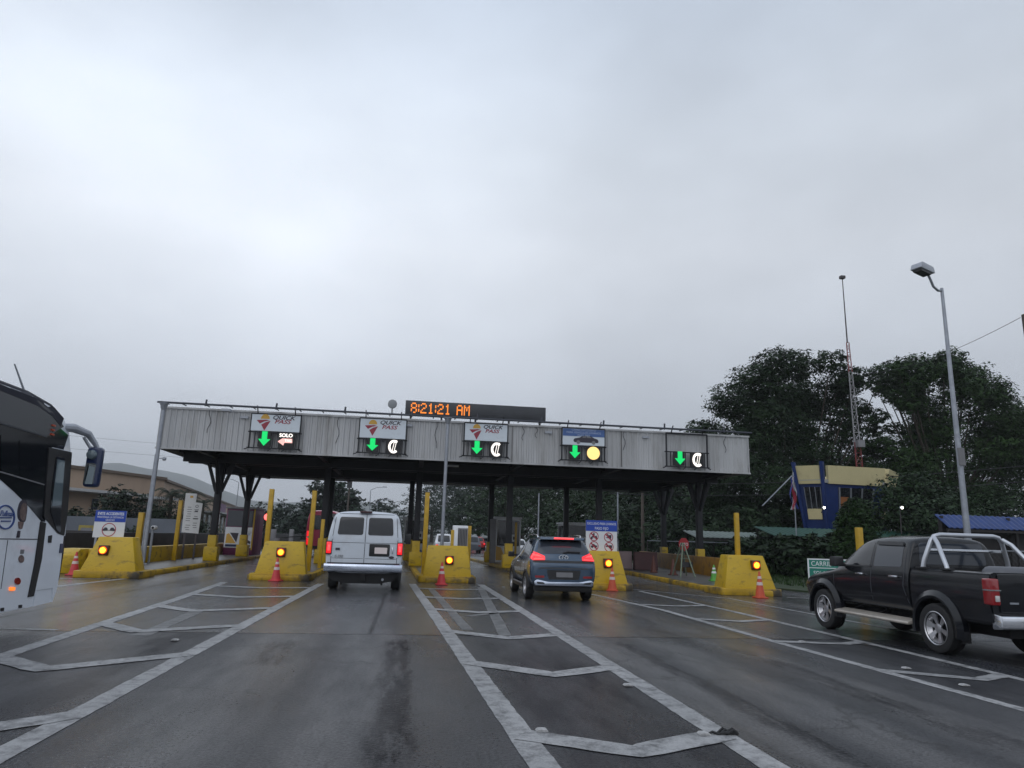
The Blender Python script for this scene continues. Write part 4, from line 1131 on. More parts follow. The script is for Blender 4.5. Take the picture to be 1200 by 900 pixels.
pl = B().prism(rpoly(rect(.13, .70, .97, 1.31), .03), -.02, .01, 'y').build('plate_recess', 'trim', van, bevel=.006)
B().prism(rpoly(rect(.28, .63, 1.045, 1.215), .015), -.03, -.021, 'y').build('number_plate', 'plate', pl)
B().box(.76, .79, -.045, -.012, 1.05, 1.22).build('door_handle', 'chrome', van, bevel=.006)
B().prism(disc(.76, .95, .075, 20, .035), -.026, -.010, 'y').build('oval_badge', 'letterdark', van)
B().box(-.80, -.68, -.024, -.012, 1.12, 1.18).build('left_badge', 'letterdark', van)
txt('E-350', .10, -.70, -.014, .95, 'boothgrey', van, shear=.2)
bp = B().prism(rpoly([(-.10, .54), (.14, .54), (.14, .76), (-.09, .76), (-.12, .70), (-.12, .60)], .02, 2), -1.08, 1.08, 'x').build('rear_bumper', 'chromeblue', van, bevel=.02)
B().box(-1.0, 1.0, -.08, .1, .765, .785).build('bumper_pad', 'trim', bp)
B().prism([(-.85, .30), (-.45, .22), (.45, .22), (.85, .30), (.98, .535), (-.98, .535)], .05, .5, 'y').box(-.06, .06, -.05, .1, .3, .5).box(-.62, -.57, .1, .2, .18, .5).box(.50, .55, .1, .2, .18, .5).build('underbody', 'under', van)
B().pipe([(.55, -.02, .34), (.55, .8, .34)], .035, 10).build('exhaust_pipe', 'galv', van)
for y in (1.15, 4.75):
    for s in (-1, 1): wheel(van, s*.90, y, .385, .26, s)
for s in (-1, 1):
    B().box(s*1.20-.09, s*1.20+.09, 3.8, 3.9, 1.28, 1.62).beam((s*1.05, 3.85, 1.35), (s*1.2, 3.85, 1.40), .05).build('wing_mirror', 'trim', van, bevel=.02)
panel(bv, 'R', rpoly([(.4, 1.5), (3.0, 1.5), (3.0, 2.0), (.4, 2.0)], .06), 'side_window', 'glass', van, .006)
panel(bv, 'L', rpoly([(.4, 1.5), (3.0, 1.5), (3.0, 2.0), (.4, 2.0)], .06), 'side_window', 'glass', van, .006)
panel(bv, 'F', rpoly([(-.8, 1.45), (.8, 1.45), (.72, 2.0), (-.72, 2.0)], .06), 'windscreen', 'glass', van, .006)

# ---- blue grey SUV
suv = thing('suv', 'blue grey compact SUV braking in the lane right of the middle yellow block', 'car', (4.07, 18.85, 0))
def ss(y, zb, w_, zs, wt, zt, zr): return (y, [(0, zb), (.6, zb), (w_-.05, zb+.06), (w_, .66), (w_, zs-.14), (w_-.035, zs), (wt+.01, zt-.05), (wt-.10, zt), (wt*.5, (zt*.35+zr*.65)), (0, zr)])
me = loft([ss(0, .44, .80, .86, .74, .90, .92), ss(.05, .38, .86, 1.02, .77, 1.07, 1.09), ss(.12, .34, .885, 1.09, .76, 1.20, 1.225), ss(.30, .32, .89, 1.12, .70, 1.44, 1.48), ss(.44, .31, .89, 1.12, .67, 1.57, 1.615),
           ss(.60, .30, .89, 1.11, .66, 1.61, 1.655), ss(1.2, .30, .885, 1.09, .66, 1.635, 1.685), ss(2.0, .30, .885, 1.07, .66, 1.62, 1.675), ss(2.45, .30, .885, 1.05, .65, 1.54, 1.59), ss(3.2, .30, .885, 1.02, .74, 1.06, 1.09),
           ss(3.8, .30, .88, .95, .68, .98, 1.02), ss(4.15, .33, .82, .80, .6, .85, .88), ss(4.28, .40, .7, .68, .5, .70, .72)], cap_crease=.35)
body = finish(me, 'body', 'suv', suv, 2, wells(None, (.84, 3.42), .39, .5, 1.2, .345))
bv = bvh_of(body)
rw = panel(bv, 'B', rpoly([(-.70, 1.215), (.70, 1.215), (.615, 1.53), (-.615, 1.53)], .05), 'rear_window', 'glass_mid', suv, .006, .07)
panel(bv, 'B', rpoly([(-.62, 1.53), (.62, 1.53), (.60, 1.585), (-.60, 1.585)], .02), 'spoiler_shade', 'glass', suv, .01)
B().prism(rpoly([(.20, 1.575), (.55, 1.60), (.55, 1.665), (.24, 1.64)], .015, 2), -.60, .60, 'x').build('spoiler', 'suv', suv, bevel=.015)
B().box(-.24, .30, .17, .20, 1.595, 1.635).build('brake_bar', 'tail_hot', suv, bevel=.008)
for s in (-1, 1):
    tl = panel(bv, 'B', rpoly([(s*.50, 1.05), (s*.84, 1.04), (s*.855, 1.17), (s*.79, 1.27), (s*.62, 1.20), (s*.50, 1.15)], .02), 'tail_lamp', 'tail_lit', suv, .022, .06, .05)
    panel(bv, 'B', rpoly([(s*.58, 1.13), (s*.80, 1.155), (s*.79, 1.205), (s*.66, 1.18)], .015), 'bulb', 'tail_hot', tl, .028)
    panel(bv, 'B', rpoly([(s*.54, 1.065), (s*.80, 1.06), (s*.80, 1.085), (s*.54, 1.09)], .01), 'light_strip', 'tail_hot', tl, .027)
    panel(bv, 'L' if s < 0 else 'R', rpoly([(.12, 1.06), (.32, 1.10), (.28, 1.20), (.14, 1.25)], .02), 'lamp_side', 'tail_lit', tl, .012, .06)
    panel(bv, 'B', rpoly(rect(s*.64-.12, s*.64+.12, .60, .655), .015), 'reflector', 'tail_off', suv, .01)
    # side windows, doors
    sd = 'L' if s < 0 else 'R'
    panel(bv, sd, rpoly([(.55, 1.16), (1.75, 1.14), (1.75, 1.52), (.95, 1.54)], .05), 'rear_side_window', 'glass', suv, .006)
    panel(bv, sd, rpoly([(1.82, 1.14), (2.98, 1.10), (2.42, 1.47), (1.82, 1.52)], .05), 'front_side_window', 'glass', suv, .006)
    for pts in ([(.95, 1.12), (1.02, .75), (1.20, .42), (1.82, .40), (1.79, 1.12)], [(1.79, 1.12), (1.82, .40), (2.95, .42), (3.0, 1.05)]):
        panel(bv, sd, line_poly(pts, .012), 'door_gap', 'seam', suv, .003)
    for y in (1.15, 2.2): B().box(s*.893-.02, s*.893+.02, y, y+.2, .93, .955).build('door_handle', 'chrome', suv, bevel=.006)
    b = B()
    for y0_ in (.84, 3.42):
        for k_ in range(14):
            a0, a1 = pi*k_/14, pi*(k_+1)/14
            x0_, x1_ = sorted((s*.84, s*.905))
            b.prism([(y0_+.375*cos(a0), .345+.375*sin(a0)), (y0_+.435*cos(a0), .345+.43*sin(a0)), (y0_+.435*cos(a1), .345+.43*sin(a1)), (y0_+.375*cos(a1), .345+.375*sin(a1))], x0_, x1_, 'x')
    b.build('arch_cladding', 'trim', suv)
    B().box(s*.87-.04, s*.87+.04, 1.25, 3.0, .27, .36).build('sill_cladding', 'trim', suv, bevel=.02)
    B().box(s*.90-.015, s*.90+.015, 1.3, 2.95, .37, .40).build('sill_strip', 'galv', suv)
    B().pipe([(s*.60, .55, 1.62), (s*.60, .72, 1.69), (s*.60, 1.3, 1.715), (s*.60, 2.1, 1.69), (s*.60, 2.35, 1.60)], .018, 8).build('roof_rail', 'chrome', suv, smooth=True)
    B().prism(rpoly([(2.62, 1.05), (2.88, 1.05), (2.80, 1.20), (2.60, 1.20)], .03, 3), s*.95, s*1.10, 'x').box(min(s*.86, s*.97), max(s*.86, s*.97), 2.68, 2.76, 1.07, 1.12).build('wing_mirror', 'trim', suv, bevel=.02)
    for y in (.84, 3.42): wheel(suv, s*.795, y, .345, .215, s, spokes=5)
panel(bv, 'F', rpoly([(-.68, 1.12), (.68, 1.12), (.60, 1.52), (-.60, 1.52)], .05), 'windscreen', 'glass', suv, .006)
panel(bv, 'B', rpoly([(-.83, .98), (.83, .98), (.80, 1.04), (-.80, 1.04)], .02), 'dark_strip', 'trim', suv, .003)
panel(bv, 'B', rpoly([(-.70, .825), (.70, .825), (.62, .865), (-.62, .865)], .01), 'boot_crease', 'seam', suv, .004)
panel(bv, 'B', rpoly([(-.40, .56), (.40, .56), (.46, .80), (-.46, .80)], .03), 'plate_recess', 'trim', suv, .003)
panel(bv, 'B', rpoly(rect(-.20, .24, .62, .745), .01), 'number_plate', 'boothgrey', suv, .014)
txt('ABC', .07, .05, -.045, .70, 'letterwhite', suv) if False else None
sk = B().prism(rpoly([(-.76, .40), (.76, .40), (.80, .50), (.72, .56), (.40, .50), (-.40, .50), (-.72, .56), (-.80, .50)], .03, 3), -.045, .06, 'y').build('skid_plate', 'chromeblue', suv, bevel=.012)
for s in (-1, 1): B().prism(rpoly([(s*.50, .445), (s*.70, .445), (s*.73, .50), (s*.55, .49)], .015, 2), -.052, -.044, 'y').build('exhaust_trim', 'trim', sk)
B().box(-.76, .76, .0, .3, .26, .395).build('lower_valance', 'under', suv, bevel=.02)
e = B(); ring(e, 0, 0, .065, .082, .0, .008, 24); e.prism([(-.035, -.05), (-.02, -.05), (.0, .05), (-.015, .05)], -.008, 0, 'y').prism([(.015, -.05), (.03, -.05), (.05, .05), (.035, .05)], -.008, 0, 'y').prism([(-.03, -.008), (.04, -.004), (.04, .01), (-.03, .006)], -.008, 0, 'y')
em = e.build('oval_emblem', 'chrome', suv, (.0, .062, 1.125)); em.scale = (1.6, 1, .9)
B().pipe([(.0, .11, 1.235), (.12, .12, 1.27), (.46, .125, 1.265)], .018, 6).build('rear_wiper', 'trim', suv)

# ---- black pickup
PX, PY = 9.31, 9.60
pk = thing('pickup', 'black double cab pickup with chrome roll bar and side steps, far right', 'pickup truck', (PX, PY, 0))
def ps(y, zb, w_, zs, wt, zt, zr): return (y, [(0, zb), (.62, zb), (w_-.05, zb+.06), (w_, .82), (w_, zs-.14), (w_-.03, zs), (wt+.012, zt-.06), (wt-.09, zt), (wt*.5, zt*.35+zr*.65), (0, zr)])
me = loft([ps(1.80, .52, .885, 1.22, .80, 1.30, 1.31), ps(1.815, .50, .89, 1.24, .745, 1.64, 1.67), ps(1.86, .50, .89, 1.24, .715, 1.775, 1.815), ps(1.96, .50, .89, 1.24, .705, 1.80, 1.845), ps(2.5, .50, .89, 1.23, .70, 1.815, 1.865),
           ps(3.05, .50, .89, 1.22, .69, 1.79, 1.845), ps(3.38, .50, .89, 1.21, .675, 1.70, 1.755), ps(4.02, .50, .89, 1.17, .76, 1.235, 1.265), ps(4.12, .50, .89, 1.15, .76, 1.19, 1.235), ps(4.7, .50, .885, 1.08, .70, 1.13, 1.18),
           ps(5.02, .50, .86, 1.00, .62, 1.05, 1.09), ps(5.18, .5, .80, .90, .52, .94, .96), ps(5.28, .55, .68, .80, .45, .82, .83)], cap_crease=.55)
cabo = finish(me, 'cab_body', 'pickup', pk, 2, wells(None, (4.33,), .46, .45, 1.3, .42))
bedp = [(-.80, .52), (-.87, .58), (-.89, .84), (-.885, 1.12), (-.85, 1.27), (-.80, 1.30), (.80, 1.30), (.85, 1.27), (.885, 1.12), (.89, .84), (.87, .58), (.80, .52)]
bb = B().prism(bedp, .05, 1.765, 'y')
bme = bpy.data.meshes.new('bed'); bme.from_pydata(bb.v, [], bb.f)
bm = bmesh.new(); bm.from_mesh(bme); bmesh.ops.recalc_face_normals(bm, faces=bm.faces)
bmesh.ops.bevel(bm, geom=[e for e in bm.edges if e.calc_face_angle(0) > radians(15)], offset=.02, segments=2, affect='EDGES', clamp_overlap=True)
bm.to_mesh(bme); bm.free()
bedo = finish(bme, 'cargo_bed', 'pickup', pk, 0, wells(None, (1.19,), .46, .45, 1.3, .42)+[B().box(-.74, .74, .12, 1.70, .80, 1.6)])
bv = bvh_of(cabo); bvb = bvh_of(bedo)
for s in (-1, 1):
    sd = 'L' if s < 0 else 'R'
    fw = panel(bv, sd, rpoly([(2.86, 1.285), (3.98, 1.27), (3.42, 1.665), (2.86, 1.725)], .05), 'front_window', 'glass', pk, .004)
    panel(bv, sd, line_poly([(2.83, 1.275), (3.99, 1.262)], .03), 'window_sill', 'trim', fw, .009)
    rw = panel(bv, sd, rpoly([(1.99, 1.30), (2.76, 1.285), (2.76, 1.72), (2.03, 1.705)], .05), 'rear_window', 'glass_mid', pk, .004)
    panel(bv, sd, rpoly([(2.02, 1.66), (2.76, 1.675), (2.76, 1.735), (2.05, 1.725)], .02), 'rain_visor', 'trim', rw, .03, .07, .02)
    for pts in ([(2.81, 1.74), (2.81, .62)], [(1.93, 1.70), (1.90, 1.2), (1.93, .98), (1.80, .62)], [(1.93, .60), (3.95, .60)], [(4.0, 1.18), (3.95, .62)]):
        panel(bv, sd, line_poly(pts, .012), 'door_gap', 'seam', pk, .003)
    panel(bv, sd, line_poly([(1.86, .80), (3.9, .78)], .05), 'door_crease', 'pickup', pk, .012)
    for y in (2.02, 2.98): B().box(min(s*.885, s*.935), max(s*.885, s*.935), y, y+.22, 1.115, 1.15).build('door_handle', 'chrome', pk, bevel=.01)
    # flares
    for y0_, nm in ((1.19, 'rear'), (4.33, 'front')):
        b = B(); N = 18
        ring_ = []
        for k_ in range(N+1):
            a = radians(-14+208*k_/N)
            ca, sa = cos(a), sin(a)
            ring_.append([(s*.80, .43, 1), (s*.945, .45, 1), (s*.955, .49, 1), (s*.90, .575, 1), (s*.80, .56, 1)])
            ring_[-1] = [(x_, y0_+r_*ca, .40+r_*sa) for x_, r_, _ in ring_[-1]]
        vs_ = [p for r_ in ring_ for p in r_]; fs_ = []
        for i in range(N):
            for k_ in range(5): fs_.append((i*5+k_, i*5+(k_+1) % 5, (i+1)*5+(k_+1) % 5, (i+1)*5+k_))
        fs_ += [(0, 1, 2, 3, 4), tuple(N*5+k_ for k_ in range(5))]
        b.add(vs_, fs_).build('wheel_flare', 'pickup', pk, smooth=True)
        wheel(pk, s*.80, y0_, .385, .265, s)
    B().box(min(s*.72, s*.86), max(s*.72, s*.86), .70, .73, .22, .62).build('mud_flap', 'rubber', pk)
    # side step
    st = B().prism(rpoly([(s*.80, .40), (s*1.02, .37), (s*1.02, .42), (s*.80, .47)], .015, 2), 1.72, 3.82, 'y').build('side_step', 'step', pk, bevel=.012)
    b = B()
    for y in (2.0, 2.8, 3.6): b.beam((s*.55, y, .50), (s*.85, y, .42), .05)
    b.build('step_bracket', 'under', st)
    # lamps, mirror
    tl = B().prism(rpoly(rect(min(s*.765, s*.912), max(s*.765, s*.912), .84, 1.22), .03), -.005, .17, 'y').build('tail_lamp', 'tail_off', pk, bevel=.03)
    B().box(min(s*.785, s*.86), max(s*.785, s*.86), -.018, .06, .89, .98).build('reversing_lens', 'lampclear', tl, bevel=.015)
    B().box(min(s*.755, s*.92), max(s*.755, s*.92), -.012, .15, 1.045, 1.062).build('chrome_strip', 'chrome', tl)
    B().prism(rpoly([(3.52, 1.24), (3.74, 1.24), (3.72, 1.42), (3.54, 1.43)], .04, 3), s*.93, s*1.11, 'x').box(min(s*.84, s*.95), max(s*.84, s*.95), 3.6, 3.7, 1.24, 1.29).build('wing_mirror', 'trim', pk, bevel=.03)
    panel(bv, 'F', rpoly([(s*.50, .86), (s*.80, .84), (s*.82, 1.0), (s*.58, 1.0)], .03), 'headlamp', 'lampclear', pk, .01)
panel(bv, 'F', rpoly([(-.72, 1.29), (.72, 1.29), (.62, 1.74), (-.62, 1.74)], .05), 'windscreen', 'glass', pk, .004)
panel(bv, 'B', rpoly([(-.64, 1.36), (.64, 1.36), (.60, 1.72), (-.60, 1.72)], .06), 'back_window', 'glass_mid', pk, .004)
panel(bv, 'F', rpoly([(-.45, .72), (.45, .72), (.42, .92), (-.42, .92)], .03), 'grille', 'chrome', pk, .01)
tg = B().prism(rpoly(rect(-.755, .755, .74, 1.285), .03), .03, .049, 'y').build('tailgate', 'pickup', pk, bevel=.008)
B().box(-.13, .13, .015, .031, 1.16, 1.215).build('tailgate_handle', 'chrome', tg, bevel=.008)
B().box(-.60, -.46, .022, .031, .86, .885).build('badge', 'galv', tg)
bp = B().prism(rpoly([(-.10, .52), (.10, .50), (.10, .72), (-.10, .70)], .03, 3), -.86, .86, 'x').build('rear_bumper', 'chrome', pk, bevel=.02)
B().box(-.30, .30, -.115, -.095, .53, .69).build('bumper_step', 'trim', bp)
B().box(-.5, .5, .2, 4.9, .36, .53).box(-.75, .75, 1.1, 1.28, .32, .44).build('underbody', 'under', pk)
B().box(-.2, .2, -.02, .0, .56, .67)
# roll bar of chrome tube
rb = B()
rb.pipe([(-.80, 1.52, 1.30), (-.77, 1.50, 1.45), (-.66, 1.45, 1.75), (-.60, 1.44, 1.83), (-.50, 1.44, 1.855), (.50, 1.44, 1.855), (.60, 1.44, 1.83), (.66, 1.45, 1.75), (.77, 1.50, 1.45), (.80, 1.52, 1.30)], .037, 14)
for s in (-1, 1): rb.pipe([(s*.63, 1.40, 1.80), (s*.68, 1.28, 1.72), (s*.79, .98, 1.34), (s*.80, .97, 1.30)], .035, 14)
rbo = rb.build('roll_bar', 'chrome', pk, smooth=True)
rbo.data.materials.clear(); MT['rollbar'] = mat('roll_bar_silver', (.50, .52, .56), .28, metal=.6); rbo.data.materials.append(MT['rollbar'])
for s in (-1, 1):
    for y in (1.52, .97): B().box(s*.80-.07, s*.80+.07, y-.09, y+.09, 1.295, 1.325).build('roll_bar_foot', 'trim', rbo)
B().pipe([(-.66, 1.5, 1.60), (.66, 1.5, 1.60)], .025, 10).build('cross_tube', 'chrome', rbo, smooth=True)
b = B(); b.taper(rpoly(rect(-.60, .60, .25, .95), .2), .82, rpoly(rect(-.35, .45, .4, .8), .15), 1.38)
cg = tag(b.build('cargo_cover', 'cargo', loc=(PX, PY, 0), bevel=.06), 'grey lumpy cover over the load in the pickup bed', 'load cover')

# ---- coach bus at the left
BX = -5.62          # right flank
BW = 2.55
bus = thing('coach_bus', 'white coach bus with black windows entering the picture at the far left', 'bus', (BX, 12.8, 0))
# local: x to the right (flank at 0), y forward (front at 0), z up
sideout = [(-11.5, .36), (-.75, .36), (.02, .38), (.10, .60), (.12, .95), (.10, 1.45), (.02, 1.95), (-.16, 2.75), (-.32, 3.10), (-.56, 3.30), (-.95, 3.42), (-1.7, 3.49), (-11.5, 3.50)]
nS = len(sideout)
vs_ = []; secs = [(-BW, 0, 0), (-BW+.0, 0, 0)]
def sec(x, dy, dz): return [(x, y if i in (0, nS-1) else y-dy, z-dz if z > 3.0 else z) for i, (y, z) in enumerate(sideout)]
b = B()
lay = [sec(-BW+.0, .40, .22), sec(-BW+.06, .22, .10), sec(-BW+.22, .08, .03), sec(-BW+.5, 0, 0), sec(-.4, 0, 0), sec(-.10, .0, .0), sec(-.03, .01, .015), sec(0, .04, .05)]
vs_ = [p for l in lay for p in l]; fs_ = []
for j in range(len(lay)-1):
    for i in range(nS): fs_.append((j*nS+i, j*nS+(i+1) % nS, (j+1)*nS+(i+1) % nS, (j+1)*nS+i))
fs_ += [tuple(range(nS)), tuple((len(lay)-1)*nS+i for i in range(nS))[::-1]]
body = b.add(vs_, fs_).build('body', ['bus', 'busroof'], bus, smooth=True)
for p_ in body.data.polygons:
    if (p_.center.z > 2.98 and p_.center.y > -12) or (p_.center.y > -.5 and p_.center.z > 1.5): p_.material_index = 1
bvs = bvh_of(body)
fr = lambda y: y-12.8
def px(u, v):
    d = ray(u, v); t_ = BX/d.x
    return (d.y*t_-12.8, CAMH+d.z*t_)
# black upper flank with the white swoosh below it
up = panel(bvs, 'R', [(-11.3, 1.75), (-3.2, 2.12), px(0, 562), px(17, 577), px(33, 593), px(48, 611), px(55, 612), px(60, 570), px(78, 516), px(80, 510), (-.78, 3.12), (-1.1, 3.24), (-11.3, 3.26)], 'upper_flank', 'glass', bus, .004, .3)
panel(bvs, 'R', [(-11.3, 2.90), px(-40, 488), px(0, 496), px(53, 512), px(74, 500), px(66, 487), px(45, 470), px(0, 450), (-11.3, 3.27)], 'upper_pane', mat('bus_pane_sky_sheen', (.10, .103, .112), .25), up, .012, .3)  # dark glass with its sky reflection painted in as grey
for (a, c) in ((-40, -4), (0, 18), (22, 50)):
    q = [px(a, 500+a*.30+9), px(c, 500+c*.30+9), px(c, 552+c*.27), px(a, 552+a*.27)]
    panel(bvs, 'R', rpoly(q, .04), 'side_window', 'glass', up, .012, .3)
panel(bvs, 'R', line_poly([(-11.3, 3.27), px(0, 451), px(45, 470), px(62, 482.5), px(72, 495)], .15), 'roof_band', 'busroof', up, .016, .3)
panel(bvs, 'R', line_poly([(-11, 2.88), px(0, 496), px(54, 512)], .02), 'window_rail', 'seam', up, .015, .3)
panel(bvs, 'R', line_poly([(-11, 2.29), px(0, 553), px(51, 568)], .018), 'belt_strip', 'boothgrey', up, .015, .3)
B().pipe([(-.07, -11.3, 3.46), (-.07, -1.7, 3.45), (-.07, -.98, 3.38), (-.08, -.60, 3.26), (-.09, -.38, 3.06)], .055, 8).build('roof_edge', 'busroof', bus, smooth=True)
# door
dr = panel(bvs, 'R', rpoly([px(52, 614), px(60, 560), px(60, 524), px(82, 529), px(83, 535), px(78, 600), px(74, 627), px(70, 664), px(66, 690), px(60, 706), px(38, 712)], .03), 'door', 'bus', bus, .012, .25)
panel(bvs, 'R', rpoly([px(56, 524), px(83, 530), px(78, 600), px(74, 628), px(66, 625), px(56, 613), px(50, 606)], .03), 'door_frame', 'trim', dr, .02, .2)
panel(bvs, 'R', rpoly([px(64, 535), px(74, 537), px(70, 580), px(69, 625), px(64, 620), px(57, 600), px(59, 570)], .02), 'door_glass', 'glass', dr, .028, .2)
panel(bvs, 'R', rpoly([px(65, 538), px(73.5, 540), px(69.5, 592), px(58.5, 593)], .02), 'door_pane', 'glass_pale', dr, .034, .2)
panel(bvs, 'R', rpoly([px(47, 611), px(53, 613), px(48, 655), px(35, 715), px(29, 715), px(40, 660)], .01), 'door_seal', 'trim', bus, .016, .2)
panel(bvs, 'R', line_poly([px(75, 628), px(71.5, 662), px(67, 692), px(60.5, 707), px(35, 713.5)], .025), 'door_edge', 'trim', bus, .016, .2)
panel(bvs, 'R', rpoly([px(55.5, 628), px(59.5, 627), px(58.5, 636), px(55, 636)], .01), 'door_lock', 'trim', dr, .024)
panel(bvs, 'R', rpoly([px(69.5, 637), px(73, 637), px(71.5, 648), px(68, 648)], .01), 'door_badge', 'blue_trim', dr, .024)
# hatches, lamps, emblems on the flank
panel(bvs, 'R', line_poly([(-9, 1.40), px(0, 631.5), px(45, 632)], .014), 'hatch_line', 'seam', bus, .004, .3)
panel(bvs, 'R', line_poly([px(9, 633), px(1, 690)], .012), 'hatch_line', 'seam', bus, .004, .3)
panel(bvs, 'R', line_poly([(-9, .42), px(0, 718.5), px(30, 713)], .03), 'skirt_rubber', 'trim', bus, .004, .3)
def el(u, v, ru, rv, n_=16): return [px(u+ru*cos(2*pi*k_/n_), v+rv*sin(2*pi*k_/n_)) for k_ in range(n_)]
panel(bvs, 'R', el(24.5, 655, 3.0, 4.5), 'amber_reflector', 'feather', bus, .012)
panel(bvs, 'R', rpoly([px(24, 644), px(28, 644), px(27, 649), px(23.5, 649)], .01), 'vent', 'boothgrey', bus, .01)
panel(bvs, 'R', el(20, 681, 3.4, 4.2), 'red_reflector', 'tail_off', bus, .014)
panel(bvs, 'R', rpoly([px(10.5, 688), px(16.5, 688), px(16, 692), px(10.5, 692)], .01), 'side_marker', 'marker', bus, .02)
for (u, v) in ((2.3, 714), (23.5, 710.5)): panel(bvs, 'R', rpoly([px(u-2, v-1.5), px(u+2, v-2), px(u+1.5, v+2), px(u-2, v+2)], .01), 'jack_cover', 'trim', bus, .01)
rn = 28
for k_ in (0,):
    o_, i_ = el(6, 606, 11.0, 14.5, rn), el(6, 606, 9.6, 12.8, rn)
    for h0, h1 in ((0, rn//2), (rn//2, rn)):
        panel(bvs, 'R', [o_[j % rn] for j in range(h0, h1+1)] + [i_[j % rn] for j in range(h1, h0-1, -1)], 'round_emblem', 'busblue', bus, .012, .15)
q0, q1 = px(-2, 604), px(14, 604)
tx = txt('Pullman', .115, 0, 0, 0, 'busblue', bus, sx=1.0, shear=.2, rz=pi/2, name='emblem_lettering')
tx.location = (.024, (q0[0]+q1[0])/2, px(6, 602)[1])
panel(bvs, 'R', [px(-1, 606), px(13, 606), px(13, 607.3), px(-1, 607.3)], 'emblem_line', 'busblue', bus, .012)
panel(bvs, 'R', [px(1, 610), px(12, 610), px(12, 611.3), px(1, 611.3)], 'emblem_line', 'busblue', bus, .012)
fe = panel(bvs, 'R', rpoly([px(27, 585), px(31.5, 588), px(31, 600), px(29, 612), px(24, 612), px(20, 606), px(20.5, 596), px(23, 588)], .05), 'feather_emblem', 'letterdark', bus, .010)
panel(bvs, 'R', rpoly([px(27, 589), px(30, 591), px(29.5, 601), px(28, 610), px(24, 610), px(22, 604), px(22.5, 597), px(24.5, 591)], .04), 'feather_centre', 'feather', fe, .016)
panel(bvs, 'R', rpoly([px(21, 611), px(27, 612), px(25, 620), px(21.5, 619)], .02), 'feather_quill', 'feather', fe, .014)
panel(bvs, 'R', rpoly([px(20.5, 622), px(23, 622), px(22, 630), px(19, 630)], .01), 'feather_tip', 'letterdark', fe, .014)
b = B()
for k_ in range(3): b.box(.0, .03, px(59, 500)[0], px(63, 500)[0], 2.95+k_*.07, 2.975+k_*.07)
b.build('marker_lamps', mat('marker_dim', (.45, .06, .02), .3), bus)
# mirror arm and head
ma = B().pipe([(-.10, -.62, 3.13), (.02, -.30, 3.16), (.13, .02, 3.11), (.22, .12, 2.96), (.27, .15, 2.86)], [.06, .075, .06, .045, .035], 10).build('mirror_arm', 'lampgrey', bus, smooth=True)
B().pipe([(.08, -.02, 3.05), (.16, .06, 2.90), (.25, .12, 2.84)], .025, 8).build('mirror_strut', 'lampgrey', ma, smooth=True)
b = B().prism(rpoly(rect(.14, .38, 2.22, 2.90), .07), .02, .20, 'y')
mh = b.build('mirror_head', 'blue_trim', bus, bevel=.05)
plate(rpoly(rect(.165, .33, 2.27, 2.62), .04), .02, 'mirror_glass', 'mirror', mh, .006)
B().lathe([(.085, .018), (.07, -.03), (.02, -.05)], (.235, 0, 2.76), 18, 'y').build('wide_mirror', 'glass_pale', mh, smooth=True)
B().box(-.2, -.02, -.85, -.55, 2.98, 3.24).build('mirror_mount', 'trim', ma, bevel=.04)
B().pipe([(-.55, -.55, 3.40), (-.70, -.95, 4.05)], [.022, .012], 8).build('aerial', 'lampgrey', bus)
panel(bvs, 'F', rpoly([(-BW+.2, 1.35), (-.2, 1.35), (-.2, 3.1), (-BW+.2, 3.1)], .1), 'windscreen', 'glass', bus, .006, .3)
for y in (-2.6, -9.2):
    for s, x in ((1, -.17), (-1, -BW+.17)): wheel(bus, x, y, .50, .30, s, m='galv', spokes=8)

# ---- red minibus in the far left lane
rbm = thing('minibus', 'crimson minibus with glowing tail lamp beyond the block left of the van', 'minibus', (-5.85, 50.0, 0))
def rs_(y, w_, zt, zb=.45): return (y, [(0, zb), (.6, zb), (w_-.05, zb+.06), (w_, 1.0), (w_, 1.7), (w_-.02, 2.1), (w_-.08, zt-.25), (w_-.22, zt-.05), (w_*.5, zt), (0, zt+.02)])
me = loft([rs_(0, 1.02, 2.95), rs_(.1, 1.05, 3.05), rs_(3, 1.05, 3.08), rs_(5.8, 1.03, 3.0), rs_(6.6, .98, 2.0), rs_(6.9, .9, 1.4)], cap_crease=.5)
body = finish(me, 'body', 'busred', rbm, 2, wells(None, (1.5, 5.3), .46, .5, 1.4, .42)); bv = bvh_of(body)
panel(bv, 'B', rpoly([(-.78, 1.75), (.78, 1.75), (.72, 2.7), (-.72, 2.7)], .1), 'rear_window', 'glass', rbm, .008)
for s in (-1, 1):
    tl = panel(bv, 'B', rpoly(rect(s*.88-.09, s*.88+.09, .75, 1.65), .04), 'tail_lamp', 'tail_lit', rbm, .02)
    panel(bv, 'B', rect(s*.88-.05, s*.88+.05, 1.18, 1.30), 'lens', 'lampclear', tl, .03)
    panel(bv, 'L' if s < 0 else 'R', rpoly([(.5, 1.6), (5.6, 1.6), (5.6, 2.5), (.5, 2.5)], .1), 'side_window', 'glass', rbm, .008, .3)
    for y in (1.5, 5.3): wheel(rbm, s*.92, y, .42, .26, s)
panel(bv, 'B', rect(-.95, .95, .48, .68), 'rear_bumper', 'trim', rbm, .02)

